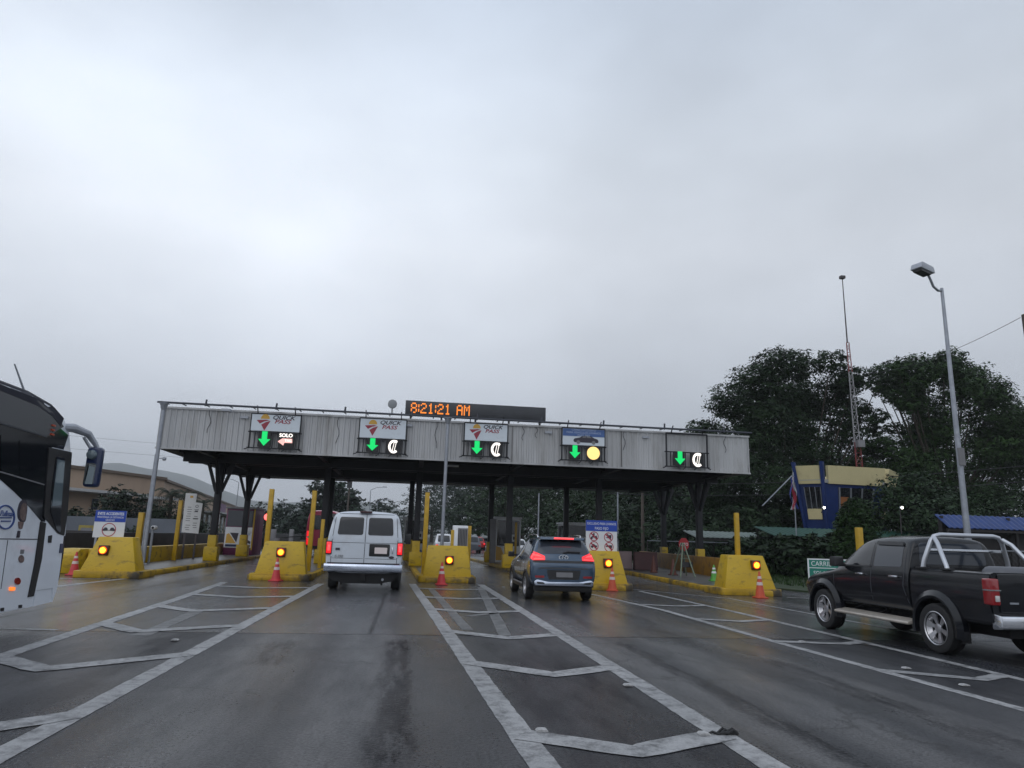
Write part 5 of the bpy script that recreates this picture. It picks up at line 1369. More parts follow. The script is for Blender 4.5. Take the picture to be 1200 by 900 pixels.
# ---- far vehicles beyond the plaza
def farcar(x, y, m, label, cat='car', facing=1, h=1.48, lamps='tail_off', L=4.3, pick=False, name='parked_car'):
    t = thing(name, label, cat, (x, y, 0), 0 if facing == 1 else pi, 'vehicles beyond the toll plaza')
    def fs__(yy, zs, wt, zt, w_=.85): return (yy, [(0, .32), (.6, .32), (w_-.03, .4), (w_, .65), (w_-.03, zs), (wt, zt-.05), (wt-.1, zt), (0, zt+.02)])
    if pick: st_ = [fs__(0, .95, .7, 1.0), fs__(.1, 1.0, .75, 1.05), fs__(1.7, 1.0, .75, 1.05), fs__(1.75, 1.0, .68, h-.1), fs__(2.1, 1.0, .66, h), fs__(2.9, 1.0, .64, h), fs__(3.6, .98, .7, 1.05), fs__(4.9, .9, .65, .95), fs__(5.1, .7, .6, .75)]
    else: st_ = [fs__(0, .8, .68, .85), fs__(.12, .9, .72, 1.0), fs__(.6, .92, .62, h-.08), fs__(1.1, .92, .6, h), fs__(2.2, .92, .6, h-.03), fs__(3.0, .9, .66, .98), fs__(4.0, .8, .6, .85), fs__(4.25, .6, .55, .65)]
    body = finish(loft(st_, cap_crease=.5), 'body', m, t, 2, wells(None, (.8, L-.85), .36, .5, 1.2, .32)); bv = bvh_of(body)
    panel(bv, 'B', rpoly([(-.56, 1.05), (.56, 1.05), (.5, h-.14), (-.5, h-.14)], .05), 'rear_window', 'glass', t, .006)
    panel(bv, 'F', rpoly([(-.56, 1.05), (.56, 1.05), (.5, h-.14), (-.5, h-.14)], .05), 'windscreen', 'glass', t, .006)
    for s in (-1, 1):
        panel(bv, 'L' if s < 0 else 'R', rpoly([(2.0 if pick else .7, 1.02), (3.0 if pick else 2.7, 1.0), (2.8 if pick else 2.25, h-.12), (2.0 if pick else 1.0, h-.1)], .05), 'side_window', 'glass', t, .006)
        panel(bv, 'B', rect(s*.66-.1, s*.66+.1, .66, .82), 'tail_lamp', lamps, t, .015)
        for y_ in (.8, L-.85): wheel(t, s*.76, y_, .32, .2, s, spokes=5)
    return t
farcar(3.1, 64, 'carwhite', 'white pickup far beyond the middle yellow block', 'pickup truck', 1, 1.75, 'tail_lit', 5.1, True, 'far_pickup')
farcar(6.1, 70, 'cargrey', 'dark grey car on the road past the plaza, left of the red car', 'car', 1, 1.7, 'tail_off', name='far_car')
farcar(8.4, 88, 'carred', 'red car on the wet road far beyond the plaza', 'car', 1, 1.6, 'tail_lit', name='far_car')
farcar(11.2, 104, 'cargrey', 'small grey car farthest along the road', 'car', 1, 1.5, name='far_car')
farcar(8.3, 55, 'carwhite', 'white car seen between the dark windowed booth and the SUV', 'car', 1, 1.55, name='far_car')

# ------------------------------------------------------------------ street furniture right
def arm_lamp(u, Y, ztop, label, ax, ay, name='street_lamp', r=.09):
    p = at(u, 600, Y)
    t = thing(name, label, 'street lamp', (p.x, Y, 0), 0, 'street lamps')
    B().pipe([(0, 0, 0), (0, 0, ztop*.28), (0, 0, ztop)], [r*1.25, r, r*.55], 12).build('pole', 'galv', t, smooth=True)
    arm = B().pipe([(0, 0, ztop-.08), (ax*.2, ay*.2, ztop-.12), (ax*.42, ay*.42, ztop-.02), (ax*.55, ay*.55, ztop+.22), (ax*.62, ay*.62, ztop+.34)], .04, 8).build('arm', 'galv', t, smooth=True)
    a = atan2(ay, ax)
    R_ = Matrix.Rotation(a, 3, 'Z') @ Matrix.Rotation(radians(-8), 3, 'Y')
    def tr(bld):
        bld.v = [tuple(R_ @ Vector(v) + Vector((ax*.62, ay*.62, ztop+.38))) for v in bld.v]; return bld
    hd = tr(B().prism(rpoly([(-.08, -.02), (.62, -.02), (.56, .20), (.0, .18)], .04, 3), -.19, .19, 'y')).build('lamp_head', 'lampgrey', t, bevel=.025)
    tr(B().taper(rect(.05, .52, -.14, .14), -.09, rect(.02, .58, -.16, .16), -.022)).build('lens', 'lampglass', hd)
    return t
lt = arm_lamp(1131, 20, 10.05, 'tall grey street lamp behind the black pickup, its head turned left', -.95, -.30)
B().box(-.10, .10, -.12, -.06, 4.2, 4.75).build('notice_plate', 'boothgrey', lt)
for (u, Y, h_, lab, s) in ((432, 120, 8.6, 'slim distant street lamp above the white van roof', 1), (441, 150, 8.0, 'smaller distant street lamp just right of the one above the van', 1),
                           (631, 62, 5.5, 'thin lamp post among dark trees above the SUV', 0), (724, 58, 6.0, 'thin lamp post rising behind the prohibition sign', 0), (275, 120, 9.0, 'distant street lamp beside the warehouse end', -1)):
    p = at(u, 610, Y)
    t = thing('lamp_post', lab, 'street lamp', (p.x, Y, 0), 0, 'distant lamp posts')
    B().pipe([(0, 0, 0), (0, 0, h_)], [.09, .06], 8).build('pole', 'galv', t)
    if s: B().pipe([(0, 0, h_), (s*1.0, 0, h_+.45), (s*2.1, 0, h_+.55)], .045, 6).box(min(s*1.9, s*2.6), max(s*1.9, s*2.6), -.12, .12, h_+.5, h_+.62).build('arm', 'galv', t)
def upole(x, y, h_, label, lean=0):
    t = thing('utility_pole', label, 'utility pole', (x, y, 0), 0, 'utility poles')
    B().pipe([(0, 0, 0), (lean, 0, h_)], [.16, .11], 10).build('pole', 'wood', t, smooth=True)
    return t
t = upole(24.95, 25, 11.3, 'brown utility pole top at the right edge of the picture', -.12)
B().box(-.2, .4, -.05, .05, 10.9, 11.0).build('crossarm', 'wood', t)
p = at(753, 600, 56); t = upole(p.x, 56, 6.5, 'grey utility pole among the trees right of the prohibition sign')
p = at(408, 590, 110); t = upole(p.x, 110, 12.6, 'dark utility pole with stacked boxes beyond the van roof'); B().box(-.35, .35, -.3, .3, 8.2, 9.4).build('transformer', 'trim', t)
B().box(-.9, .9, -.06, .06, 11.2, 11.35).build('crossarm', 'wood', t)
def cable(a, c, sag, label, r=.012):
    pts = [Vector(a).lerp(Vector(c), i/20) - Vector((0, 0, sag*4*(i/20)*(1-i/20))) for i in range(21)]
    tag(B().pipe(pts, r, 5).build('cable', 'wire'), label, 'cable', 'overhead cables')
cable((24.62, 25, 11.15), (33.5, 48, 14.5), .5, 'overhead cable running left from the pole at the right edge')
cable((-80, 95, 15.0), (8, 135, 15.5), 1.2, 'thin cable across the sky above the warehouse roof', .014)
cable((-80, 95, 13.2), (8, 135, 13.6), 1.2, 'lower thin cable across the hazy hills', .014)
cable((14, 50, 5.6), (40, 38, 7.2), .5, 'cable crossing the dark trees right of the canopy', .02)
cable((14, 50, 4.9), (40, 38, 6.2), .5, 'lower cable crossing in front of the blue building', .02)

# fence and low roofs
t = thing('mesh_fence', 'dark wire mesh fence with a thin top rail along the grass', 'fence', (15.5, 46, 0))
A0, A1 = Vector((0, 0, 0)), Vector((16.5, -20, 0))
b = B()
for i in range(12):
    p = A0.lerp(A1, i/11)
    B().pipe([p, p+Vector((0, 0, 1.66))], .035, 6).build('fence_post', 'mastdark', t)
B().pipe([A0+Vector((0, 0, 1.66)), A1+Vector((0, 0, 1.66))], .028, 6).build('top_rail', 'galv', t)
mm, nt, p = newmat('fence_mesh')
vec = coords(nt, (1, 1, 1), rot=(0, 0, 0))
p.inputs['Base Color'].default_value = (.05, .055, .06, 1)
b = B(); dn = (A1-A0); nW = 150
for i in range(nW):
    q = A0.lerp(A1, i/nW); r_ = A0.lerp(A1, min(1, (i+6)/nW))
    b.pipe([q+Vector((0, 0, .05)), r_+Vector((0, 0, 1.6))], .006, 3, False); b.pipe([r_+Vector((0, 0, .05)), q+Vector((0, 0, 1.6))], .006, 3, False)
b.build('wire_mesh', mm, t)
for z in (1.95,):
    pass
kind(B().prism([(14.7, 12), (60, 12), (60, 60), (15.4, 60), (15.2, 42), (14.0, 30), (13.6, 26), (14.4, 23)], -.02, .06, 'z').build('grass_verge', mat('verge_soil', (.022, .040, .014), .9, var=.4, vscale=1.2, dirt=(.04, .045, .02), dscale=.5)))
rg = np.random.default_rng(3)
def blades(name, n_, x0, x1, y0, y1, h_, z):
    P_ = np.stack([rg.uniform(x0, x1, n_), rg.uniform(y0, y1, n_), np.full(n_, z)], 1)
    a = rg.uniform(0, 2*pi, n_); hh = rg.uniform(.5, 1, n_)*h_
    dx = np.stack([np.cos(a), np.sin(a), 0*a], 1)*.03; tip = np.stack([rg.normal(0, .05, n_), rg.normal(0, .05, n_), hh], 1)
    V = np.stack([P_-dx, P_+dx, P_+tip], 1).reshape(-1, 3)
    me = bpy.data.meshes.new(name); me.from_pydata(V.tolist(), [], np.arange(n_*3).reshape(-1, 3).tolist()); me.materials.append(LF['mid'])
    return kind(link(name, me), 'stuff')
blades('grass', 14000, 15.0, 32, 22, 44, .16, .06)

def shed(name, x0, x1, y0, y1, z0, z1, m, label, posts=True, over='roof', wall=None):
    t = thing(name, label, 'roof', (x0, y0, 0))
    L_, D_ = x1-x0, y1-y0
    prof = []; x = 0
    while x < L_:
        prof += [(x, 0), (x+.10, .03), (x+.16, .03), (x+.24, 0)]; x += .30
    n_ = len(prof)
    b = B()
    b.add([(x_, 0, z0+h_) for x_, h_ in prof]+[(x_, D_, z1+h_) for x_, h_ in prof], [(i, i+1, n_+i+1, n_+i) for i in range(n_-1)])
    b.add([(x_, 0, z0+h_-.03) for x_, h_ in prof]+[(x_, D_, z1+h_-.03) for x_, h_ in prof], [(i, n_+i, n_+i+1, i+1) for i in range(n_-1)])
    b.build('roof_sheet', m, t)
    B().box(0, L_, .05, .12, z0-.16, z0-.035).build('fascia_board', 'darkwall', t)
    k_ = max(2, int(L_/3)+1)
    for i in range(k_):
        x = .15+(L_-.3)*i/(k_-1)
        for y, z in ((.25, z0-.03), (D_-.25, z1-.06)): B().box(x-.06, x+.06, y-.06, y+.06, 0, z).build('post', 'darkwall', t)
    if wall: B().box(.1, L_-.1, D_-.15, D_-.05, 0, z1-.1).build('back_wall', wall, t)
    return t
shed('walkway_roof', 16.4, 21.6, 40, 42, 1.93, 2.32, 'roofsheen', 'corrugated walkway roof left of the blue building, sky sheen painted pale grey')
shed('walkway_roof', 19.6, 40, 36.9, 39.2, 2.12, 2.62, 'roofgreen', 'long green corrugated roof in front of the blue building', wall='darkwall')
t = shed('shed_roof', 25.3, 40, 31.0, 31.9, 2.66, 3.30, 'roofblue', 'bright blue sheet roof behind the pickup roll bar', wall='darkwall')

# ---- blue and cream control building
t = thing('control_building', 'blue and cream two storey control building with outward leaning walls', 'building', (27.0, 42, 0))
def hexa(sc, oy=0):
    base = [(-2.55, .9), (-1.35, -.35), (3.0, .0), (5.6, 2.6), (5.2, 6.4), (.5, 6.2)]
    c_ = Vector((1, 3))
    return [tuple(c_+(Vector(p)-c_)*sc) for p in base]
B().taper(hexa(.72), -.05, hexa(.80), 2.6).build('ground_storey', 'bluewall', t)
B().taper(hexa(.80), 2.601, hexa(.97), 5.55).build('upper_storey', 'bluewall', t)
def facet(i, s0, z0, s1, z1, u0, u1, out_):
    a0, a1 = [Vector(p) for p in (hexa(s0)[i], hexa(s0)[(i+1) % 6])]; c0, c1 = [Vector(p) for p in (hexa(s1)[i], hexa(s1)[(i+1) % 6])]
    nn_ = Vector(((a1-a0).y, -(a1-a0).x)).normalized()*out_
    p = [a0.lerp(a1, u0)+nn_, a0.lerp(a1, u1)+nn_, c0.lerp(c1, u1)+nn_, c0.lerp(c1, u0)+nn_]
    k_ = nn_.normalized()*(out_+.12)
    return [(*p[0], z0), (*p[1], z0), (*p[2], z1), (*p[3], z1)], [(*(p[0]-k_), z0), (*(p[1]-k_), z0), (*(p[2]-k_), z1), (*(p[3]-k_), z1)]
def slab(name, m, i, s0, z0, s1, z1, u0, u1, out_, par):
    f_, k_ = facet(i, s0, z0, s1, z1, u0, u1, out_)
    return B().add(f_+k_, [(0, 1, 2, 3), (7, 6, 5, 4), (0, 4, 5, 1), (1, 5, 6, 2), (2, 6, 7, 3), (3, 7, 4, 0)]).build(name, m, par)
for i in range(6):
    lo, hi = (.86, .97) 
    slab('parapet', 'cream', i, .975, 5.50, 1.06, 6.62, .05 if i else .04, .96 if i else .86, .10, t)
    slab('spandrel', 'cream', i, .845, 3.30, .875, 3.95, .22, .80, .06, t)
    wf = slab('window', 'glass', i, .875, 3.96, .955, 5.30, .22, .84, .05, t)
    for u in (.22, .42, .62, .82): slab('mullion', 'galv', i, .875, 3.96, .955, 5.30, u, u+.025, .09, wf)
for (i, u) in ((0, -.03), (0, .90)):
    slab('pilaster', 'bluewall', i, .80, 2.7, 1.07, 6.85, u, u+.11, .22, t)
slab('blind', 'brownblind', 1, .885, 4.15, .915, 4.72, .24, .40, .07, t)
B().taper(hexa(1.0), 5.551, hexa(1.02), 5.75).build('roof_slab', 'paleroof', t)
b = B(); q = at(973, 640, 40.5); b.prism([(-.55, .3), (.35, .3), (.15, 1.95), (-.65, 1.95)], -.2, .1, 'y')
b.build('cream_pier', 'cream', t, (q.x-27.0, -1.2, .0))
for (u, v, lab) in ((965, 595, 'small lit white wall lamp on the blue building'), (1056, 595, 'small lit white lamp glowing among the dark trees')):
    q = at(u, v, 40.6 if u < 1000 else 37.6)
    s_ = thing('spot_lamp', lab, 'lamp', tuple(q), 0, 'small lit lamps by the building')
    B().lathe([(.02, -.10), (.085, -.08), (.09, .04), (.05, .09)], n=12, ax='y').build('housing', 'lampgrey', s_)
    B().lathe([(.075, -.081), (.06, -.12), (.01, -.13)], n=12, ax='y').build('bulb', 'spot_lit', s_)
    B().pipe([(0, 0, 0), (0, .1, -.1), (0, .25, -q.z if u > 1000 else -.3)], .03, 6).build('stem', 'mastdark', s_)

# flag
q = at(934, 640, 37)
t = thing('flag_pole', 'thin upright pole beside the flag at the blue building corner', 'pole', (q.x, 37, 0))
B().pipe([(0, 0, 0), (0, 0, 5.6)], .035, 8).build('shaft', 'galv', t)
t = thing('flag', 'hanging red, white and blue flag beside the blue building', 'flag', (q.x-.15, 36.8, 3.55))
for j, (m_, w_) in enumerate((('flagblue', .12), ('flagwhite', .14), ('flagred', .22), ('flagwhite', .14), ('flagblue', .12))):
    b = B(); x0_ = -.37+sum((.12, .14, .22, .14, .12)[:j]); N = 10; vs_ = []
    for i in range(N+1):
        z = 1.8*(1-i/N); sh = .08*sin(i*.9+j)
        for x_ in (x0_, x0_+w_): vs_.append((x_*(.34+.28*i/N)+sh, .08*sin(x_*14+i*.5), z+.12*x_))
    b.add(vs_, [(i*2, i*2+1, i*2+3, i*2+2) for i in range(N)]); b.build('stripe', m_, t)
B().pipe([(.0, .05, 1.85), (-1.7, .3, .15)], .03, 6).build('staff', 'galv', t)

# radio mast
q = at(1012, 600, 48.5)
t = thing('radio_mast', 'red and white lattice radio mast with a thin aerial, between the big trees', 'mast', (q.x, 48.5, 0))
hs, nb = 17.0, 22
def leg(k_, z):
    a = radians(90+120*k_); r_ = .40-.28*z/hs
    return (r_*cos(a)-.30*z/hs*1.0, r_*sin(a), z)
for i in range(nb):
    z0_, z1_ = hs*i/nb, hs*(i+1)/nb
    b = B()
    for k_ in range(3):
        b.pipe([leg(k_, z0_), leg(k_, z1_)], .03, 4); b.pipe([leg(k_, z0_), leg((k_+1) % 3, z1_)], .016, 4); b.pipe([leg(k_, z1_), leg((k_+1) % 3, z1_)], .016, 4)
    b.build('lattice_section', 'towerred' if i < 12 or i > 18 else 'towerwhite', t)
B().pipe([(-.3, 0, hs), (-.32, 0, 22.2)], [.06, .035], 6).build('aerial', 'mastdark', t)
B().box(-.50, -.14, -.16, .16, 22.2, 22.42).build('aerial_head', 'mastdark', t)
B().box(-.35, .2, -.5, .1, 8.9, 9.4).build('equipment_box', 'boothgrey', t)

# ------------------------------------------------------------------ warehouse and left background
t = thing('warehouse', 'large beige warehouse with sloping roofline far left', 'warehouse', (0, 0, 0))
P0, P1, P2 = on(40, 540, 7.4), on(193, 562, 7.2), on(286, 598, 7.0)
d01 = (P1-P0); back = Vector((-18, 46, 0))
foot = [(P0.x, P0.y), (P1.x, P1.y), (P2.x, P2.y), (P2.x-50, P2.y+20), (P0.x-30, P0.y+60)]
zt = [7.4, 7.2, 7.0, 7.0, 7.4]
vs_ = [(x, y, -.02) for x, y in foot]+[(x, y, z) for (x, y), z in zip(foot, zt)]
B().add(vs_, [(0, 1, 6, 5), (1, 2, 7, 6), (2, 3, 8, 7), (3, 4, 9, 8), (4, 0, 5, 9), (5, 6, 7, 8, 9)]).build('walls', 'beige', t)
def along(a, c, u0, u1, z0, z1, name, m, o0=.0, o1=.25):
    p, q = a.lerp(c, u0), a.lerp(c, u1); d = (c-a).normalized(); nn_ = Vector((d.y, -d.x, 0))
    return B().prism([(p.x+nn_.x*o0, p.y+nn_.y*o0), (q.x+nn_.x*o0, q.y+nn_.y*o0), (q.x+nn_.x*o1, q.y+nn_.y*o1), (p.x+nn_.x*o1, p.y+nn_.y*o1)], z0, z1, 'z').build(name, m, t)
along(P0, P1, 0, 1.004, 7.15, 7.45, 'roof_edge', 'beigetrim', -.1, .3)
along(P1, P2, 0.001, 1, 7.0, 7.28, 'roof_edge', 'beigetrim', -.1, .3)
along(P0, P1, .0, .72, 4.85, 5.12, 'eave_canopy', 'paleroof', .02, 2.2)
along(P0, P1, .78, 1.0, 4.75, 5.0, 'eave_canopy', 'paleroof', .02, 2.2)
along(P1, P2, .30, .92, 4.3, 4.55, 'awning', 'paleroof', .02, 2.5)
for u in (.42, .50, .58, .86): along(P0, P1, u, u+.045, 3.2, 4.3, 'window', 'glass_mid', .01, .08)
along(P1, P2, .42, .58, 4.9, 6.7, 'wall_sign', 'purple', .02, .2)
for u in (.10, .3, .36, .42, .48, .54, .60, .66, .72, .78): along(P1, P2, u, u+.03, .3, 4.0, 'shop_window', 'glass_mid', .01, .1)
along(P1, P2, .33, .34, 0, 4.2, 'column', 'signwhite', 2.0, 2.3); along(P1, P2, .55, .56, 0, 4.2, 'column', 'signwhite', 2.0, 2.3)
tag(B().box(-30, -15.5, 55.9, 56.1, 0, 2.2).build('sheet_fence', mat('fence_bluegrey', (.11, .125, .15), .6, var=.15, vscale=.8)), 'blue grey sheet fence below the palms left of the canopy', 'fence')
t = thing('yellow_placard', 'small dull yellow placard behind the grey wall near the bus', 'sign', (on(101, 640, 0).x, 44.0, 0))
q = at(101, 621, 44.0); t.location.x = q.x
B().box(-.42, .42, 0, .05, q.z-.28, q.z+.26).build('board', mat('placard_yellow', (.30, .24, .05), .6, var=.2), t)
B().box(-.3, .3, -.004, -.001, q.z-.1, q.z+.12).build('print', 'boothgrey', t)
B().box(-.04, .04, .051, .1, 0, q.z).build('post', 'galv', t)
t = thing('guard_shelter', 'pale flat roofed shelter behind the grey wall near the bus', 'shelter', (-25.4, 47, 0))
B().box(-2.3, 2.0, -1.2, 1.2, 2.02, 2.14).build('roof', 'paleroof', t); B().box(-2.1, 1.8, -1.0, 1.0, 0, 2.0).build('body', 'darkwall', t)

# ------------------------------------------------------------------ trees
RG = np.random.default_rng(11)
def leaf_mesh(name, clumps, n_, size, m, parent=None, flat=.7, shell=.72, sprig=16, spread=.15, droop=0.0):
    w_ = np.array([c[3]**1.6*(c[4] if len(c) > 4 else c[3]) ** .4 for c in clumps], float); w_ /= w_.sum()
    cnt = np.maximum(1, (w_*n_/sprig).astype(int))
    allp = []; alln = []
    for c, k_ in zip(clumps, cnt):
        rx = c[3]; rz = c[4] if len(c) > 4 else rx*.75
        d = RG.normal(size=(k_, 3)); d /= np.linalg.norm(d, axis=1, keepdims=True)
        r_ = shell+(1.02-shell)*RG.random(k_)**.6
        inner = RG.random(k_) < .18; r_[inner] *= RG.random(inner.sum())
        lump = 1+.22*np.sin(d[:, 0]*5+c[0]*3)*np.cos(d[:, 1]*4+c[1])+RG.normal(0, .10, k_)
        s_ = d*(r_*lump)[:, None]*np.array([rx, rx, rz])+np.array(c[:3])
        off = RG.normal(size=(k_, sprig, 3))*np.array([1, 1, .42])*min(.34, rx*spread)
        off[:, :, 2] -= droop*np.linalg.norm(off[:, :, :2], axis=2)
        p = s_[:, None, :]+off
        nn_ = d[:, None, :]*.45+np.array([0, 0, flat])+RG.normal(size=(k_, sprig, 3))*.38
        allp.append(p.reshape(-1, 3)); alln.append(nn_.reshape(-1, 3))
    P_ = np.concatenate(allp); N_ = np.concatenate(alln); N_ /= np.linalg.norm(N_, axis=1, keepdims=True)
    n2_ = len(P_)
    t_ = RG.normal(size=(n2_, 3)); t_ -= N_*(t_*N_).sum(1, keepdims=True); t_ /= np.linalg.norm(t_, axis=1, keepdims=True)
    b_ = np.cross(N_, t_); s_ = size*RG.uniform(.6, 1.25, (n2_, 1))
    V = np.stack([P_-t_*s_, P_+b_*s_*.42, P_+t_*s_, P_-b_*s_*.42], 1).reshape(-1, 3)
    me = bpy.data.meshes.new(name)
    me.vertices.add(len(V)); me.vertices.foreach_set('co', V.ravel().astype(np.float32))
    me.loops.add(len(V)); me.loops.foreach_set('vertex_index', np.arange(len(V), dtype=np.int32))
    me.polygons.add(n2_); me.polygons.foreach_set('loop_start', np.arange(0, len(V), 4, dtype=np.int32)); me.polygons.foreach_set('loop_total', np.full(n2_, 4, dtype=np.int32))
    me.update(calc_edges=True)
    me.materials.append(LF[m])
    return link(name, me, parent)

def tree(name, label, base, clumps, n_, size, m, group, tr=.35, cat='tree', **kw):
    """clumps in world metres (x, y, z, rx, rz)"""
    bx_, by_ = base
    t = thing(name, label, cat, (bx_, by_, 0), 0, group)
    C_ = [(c[0]-bx_, c[1]-by_, *c[2:]) for c in clumps]
    leaf_mesh('crown', C_, n_, size, m, t, **kw)
    zmin = min(c[2]-(c[4] if len(c) > 4 else c[3]) for c in C_); top = max(c[2] for c in C_)
    fork = max(.8, min(top*.35, zmin+.6 if zmin > .8 else top*.3))
    b = B().pipe([(0, 0, -.05), (.05, 0, fork*.5), (0, .05, fork)], [tr*1.25, tr, tr*.85], 10)
    for c in C_:
        v = Vector(c[:3]); s_ = Vector((0, .05, fork-.1)); mid_ = s_.lerp(v, .5)+Vector((0, 0, -.08*(v-s_).length))
        b.pipe([s_, mid_, v], [tr*.40, tr*.16, tr*.04], 6)
    b.build('trunk', 'bark', t, smooth=True)
    return t

def clump_px(lst, Y, k_=1.0):
    out_ = []
    for (u, v, r_, *dy) in lst:
        yy = Y+(dy[0] if dy else 0)
        p = at(u, v, yy); s_ = r_*yy*1.03/FPX*k_
        out_.append((p.x, yy, p.z, s_, s_*.72))
    return out_
LT = [(893, 432, 24), (932, 428, 24), (957, 430, 18), (868, 452, 26), (905, 458, 34), (945, 462, 34), (846, 476, 26), (880, 488, 38), (925, 496, 42), (968, 470, 22), (986, 462, 18), (1000, 478, 17), (1010, 452, 10), (984, 450, 20), (1002, 448, 13), (974, 452, 22), (1017, 447, 7), (1008, 492, 14), (978, 486, 22), (832, 500, 20),
      (858, 520, 34), (905, 532, 42), (955, 526, 38), (990, 505, 22), (998, 536, 24), (845, 552, 34), (890, 572, 42), (940, 566, 36), (985, 570, 30), (1010, 560, 20), (868, 600, 34), (915, 606, 30, 4), (826, 580, 26), (1000, 600, 24, 4)]
tree('big_tree', 'large dark layered tree directly right of the canopy end', (30.5, 54), [(c[0], c[1]+random.uniform(-2.5, 2.5), *c[2:]) for c in clump_px(LT, 54)], 120000, .15, 'dark', 'large trees behind the building', .5, droop=.25)
RT = [(1049, 430, 17), (1078, 424, 19), (1092, 432, 18), (1118, 418, 17), (1106, 436, 24), (1146, 430, 17), (1140, 448, 24), (1036, 450, 13), (1058, 446, 18), (1120, 462, 34), (1158, 462, 22), (1178, 464, 16), (1150, 490, 34), (1190, 486, 20),
      (1044, 480, 14), (1070, 462, 16), (1090, 468, 24), (1100, 500, 34), (1196, 520, 30), (1150, 530, 40), (1100, 548, 40), (1062, 534, 30), (1040, 560, 28), (1032, 520, 16), (1080, 585, 36), (1050, 522, 18), (1066, 514, 16), (1078, 540, 24), (1046, 546, 24), (1018, 548, 22), (1022, 522, 13), (1046, 500, 12), (1064, 498, 12), (1080, 510, 18), (1060, 550, 26), (1100, 525, 30), (1030, 441, 13), (1025, 456, 8), (1040, 432, 13), (1060, 440, 22), (1045, 456, 17), (1076, 450, 24), (1031, 470, 13), (1060, 470, 15), (1088, 490, 24), (1185, 500, 30), (1170, 522, 34), (1128, 440, 24), (1130, 585, 38), (1180, 570, 38), (1215, 540, 40), (1225, 500, 30), (1215, 590, 36), (1045, 590, 24)]
tree('big_tree', 'large dark green tree behind the tall street lamp', (42.5, 52), [(c[0], c[1]+random.uniform(-2.5, 2.5), *c[2:]) for c in clump_px(RT, 52)], 130000, .15, 'mid', 'large trees behind the building', .5, droop=.25)
rt = random.Random(21)
def bushy(u, Y, h_, w_, label, m='blue', group='trees behind the plaza', n_=7000, size=.26, name='tree', cat='tree', k_=11, base=None):
    p = at(u, 640, Y); x0_ = p.x
    cl = []
    for i in range(k_):
        f = (i+.5)/k_; z = h_*(.18+.72*f)
        rad = w_*(.42+.58*sin(pi*min(1, f*.9+.15)))*.55
        a = rt.uniform(0, 2*pi); q_ = rad*rt.uniform(.1, .85)
        cl.append((x0_+q_*cos(a), Y+q_*sin(a), z, rad*rt.uniform(.5, .8), rad*rt.uniform(.38, .6)))
    return tree(name, label, (x0_, Y), cl, n_, size, m, group, max(.08, h_*.022), cat)
# dark wood behind the plaza
for (u, Y, h_, w_, lab, m_) in (
    (505, 170, 16, 15, 'dark tree standing right behind the column beside the van', 'blue'), (535, 150, 16, 14, 'dark tree behind the middle pole, second from the van', 'blue'),
    (560, 128, 16, 14, 'dark tree above the far red car', 'blue'), (592, 108, 15, 13, 'dark tree behind the dark windowed booth', 'dark'), (612, 118, 17, 13, 'tall dark tree behind the booth, set back', 'blue'),
    (632, 92, 14, 12, 'dark tree left of the SUV roof', 'dark'), (665, 84, 12, 12, 'mid green tree directly above the SUV', 'mid'), (700, 98, 17, 13, 'lighter green tree above the prohibition sign', 'light'),
    (722, 76, 11, 11, 'dark tree right behind the prohibition sign', 'dark'), (752, 88, 15, 13, 'pale green tree behind the grey utility pole', 'light'), (775, 68, 10, 10, 'dark tree behind the trestle', 'dark'),
    (806, 64, 11, 10, 'dark tree between the two right columns', 'blue'), (830, 72, 14, 11, 'dark tree at the right end of the canopy', 'dark')):
    bushy(u, Y, h_, w_, lab, m_, n_=13000, size=.24 if Y > 100 else .18)
for (u, Y, h_, w_, lab) in ((925, 35.4, 2.1, 3.0, 'low dark hedge bush left of the flag pole under the green roof'), (962, 35.0, 2.2, 3.2, 'low dark hedge bush left of the clipped bush'), (890, 37.5, 2.2, 3.2, 'low dark hedge bush behind the far right yellow block'), (1060, 33.5, 2.3, 3.4, 'low dark hedge bush right of the clipped bush'), (478, 180, 10, 12, 'distant bluish tree right of the van roof'), (745, 60, 4.6, 7, 'low dark shrub behind the maroon barrier'), (795, 58, 4.6, 7, 'low dark shrub behind the stop sign'), (690, 62, 5, 7, 'low dark shrub behind the SUV and sign'),
                            (640, 74, 5.2, 7, 'low dark shrub left of the SUV'), (855, 50, 4.4, 6, 'dark shrub behind the far right yellow block'), (905, 47, 4, 5, 'dark shrub left of the flag'), (875, 60, 6, 7, 'dark shrub under the big layered tree')):
    bushy(u, Y, h_, w_, lab, 'dark', 'shrubs behind the plaza', 4500, .2, 'shrub', 'shrub', 8)
for (u, Y, h_, w_, lab) in ((1074, 40.2, 6.6, 6.0, 'dark tree right of the blue building'), (1105, 47, 6, 7, 'dark tree above the blue sheet roof'), (1165, 46, 6.5, 8, 'dark tree at the right edge above the blue roof')):
    bushy(u, Y, h_, w_, lab, 'dark', 'trees behind the roofs', 16000, .14)
# tall trees beyond the lanes on the left of the van
tree('far_tree', 'tall hazy tree behind the red minibus', at(385, 640, 125).to_2d().to_tuple(), [(c[0], c[1]+rt.uniform(-2, 2), *c[2:]) for c in clump_px([(385, 578, 16), (400, 584, 18), (415, 592, 14), (368, 590, 14), (384, 600, 22), (360, 604, 16), (350, 616, 16), (405, 610, 20), (375, 622, 22), (372, 572, 9), (395, 570, 9), (340, 622, 14), (422, 606, 12)], 125)], 11000, .40, 'blue', 'far trees', .5)
bushy(446, 165, 9.5, 11, 'small hazy tree above the white van roof', 'blue', 'far trees', 4000, .4)
bushy(325, 140, 5.0, 16, 'low hazy tree between the left booth and minibus', 'blue', 'far trees', 4000, .4)
bushy(345, 150, 6.0, 16, 'low hazy tree left of the minibus, set back', 'blue', 'far trees', 4000, .4)
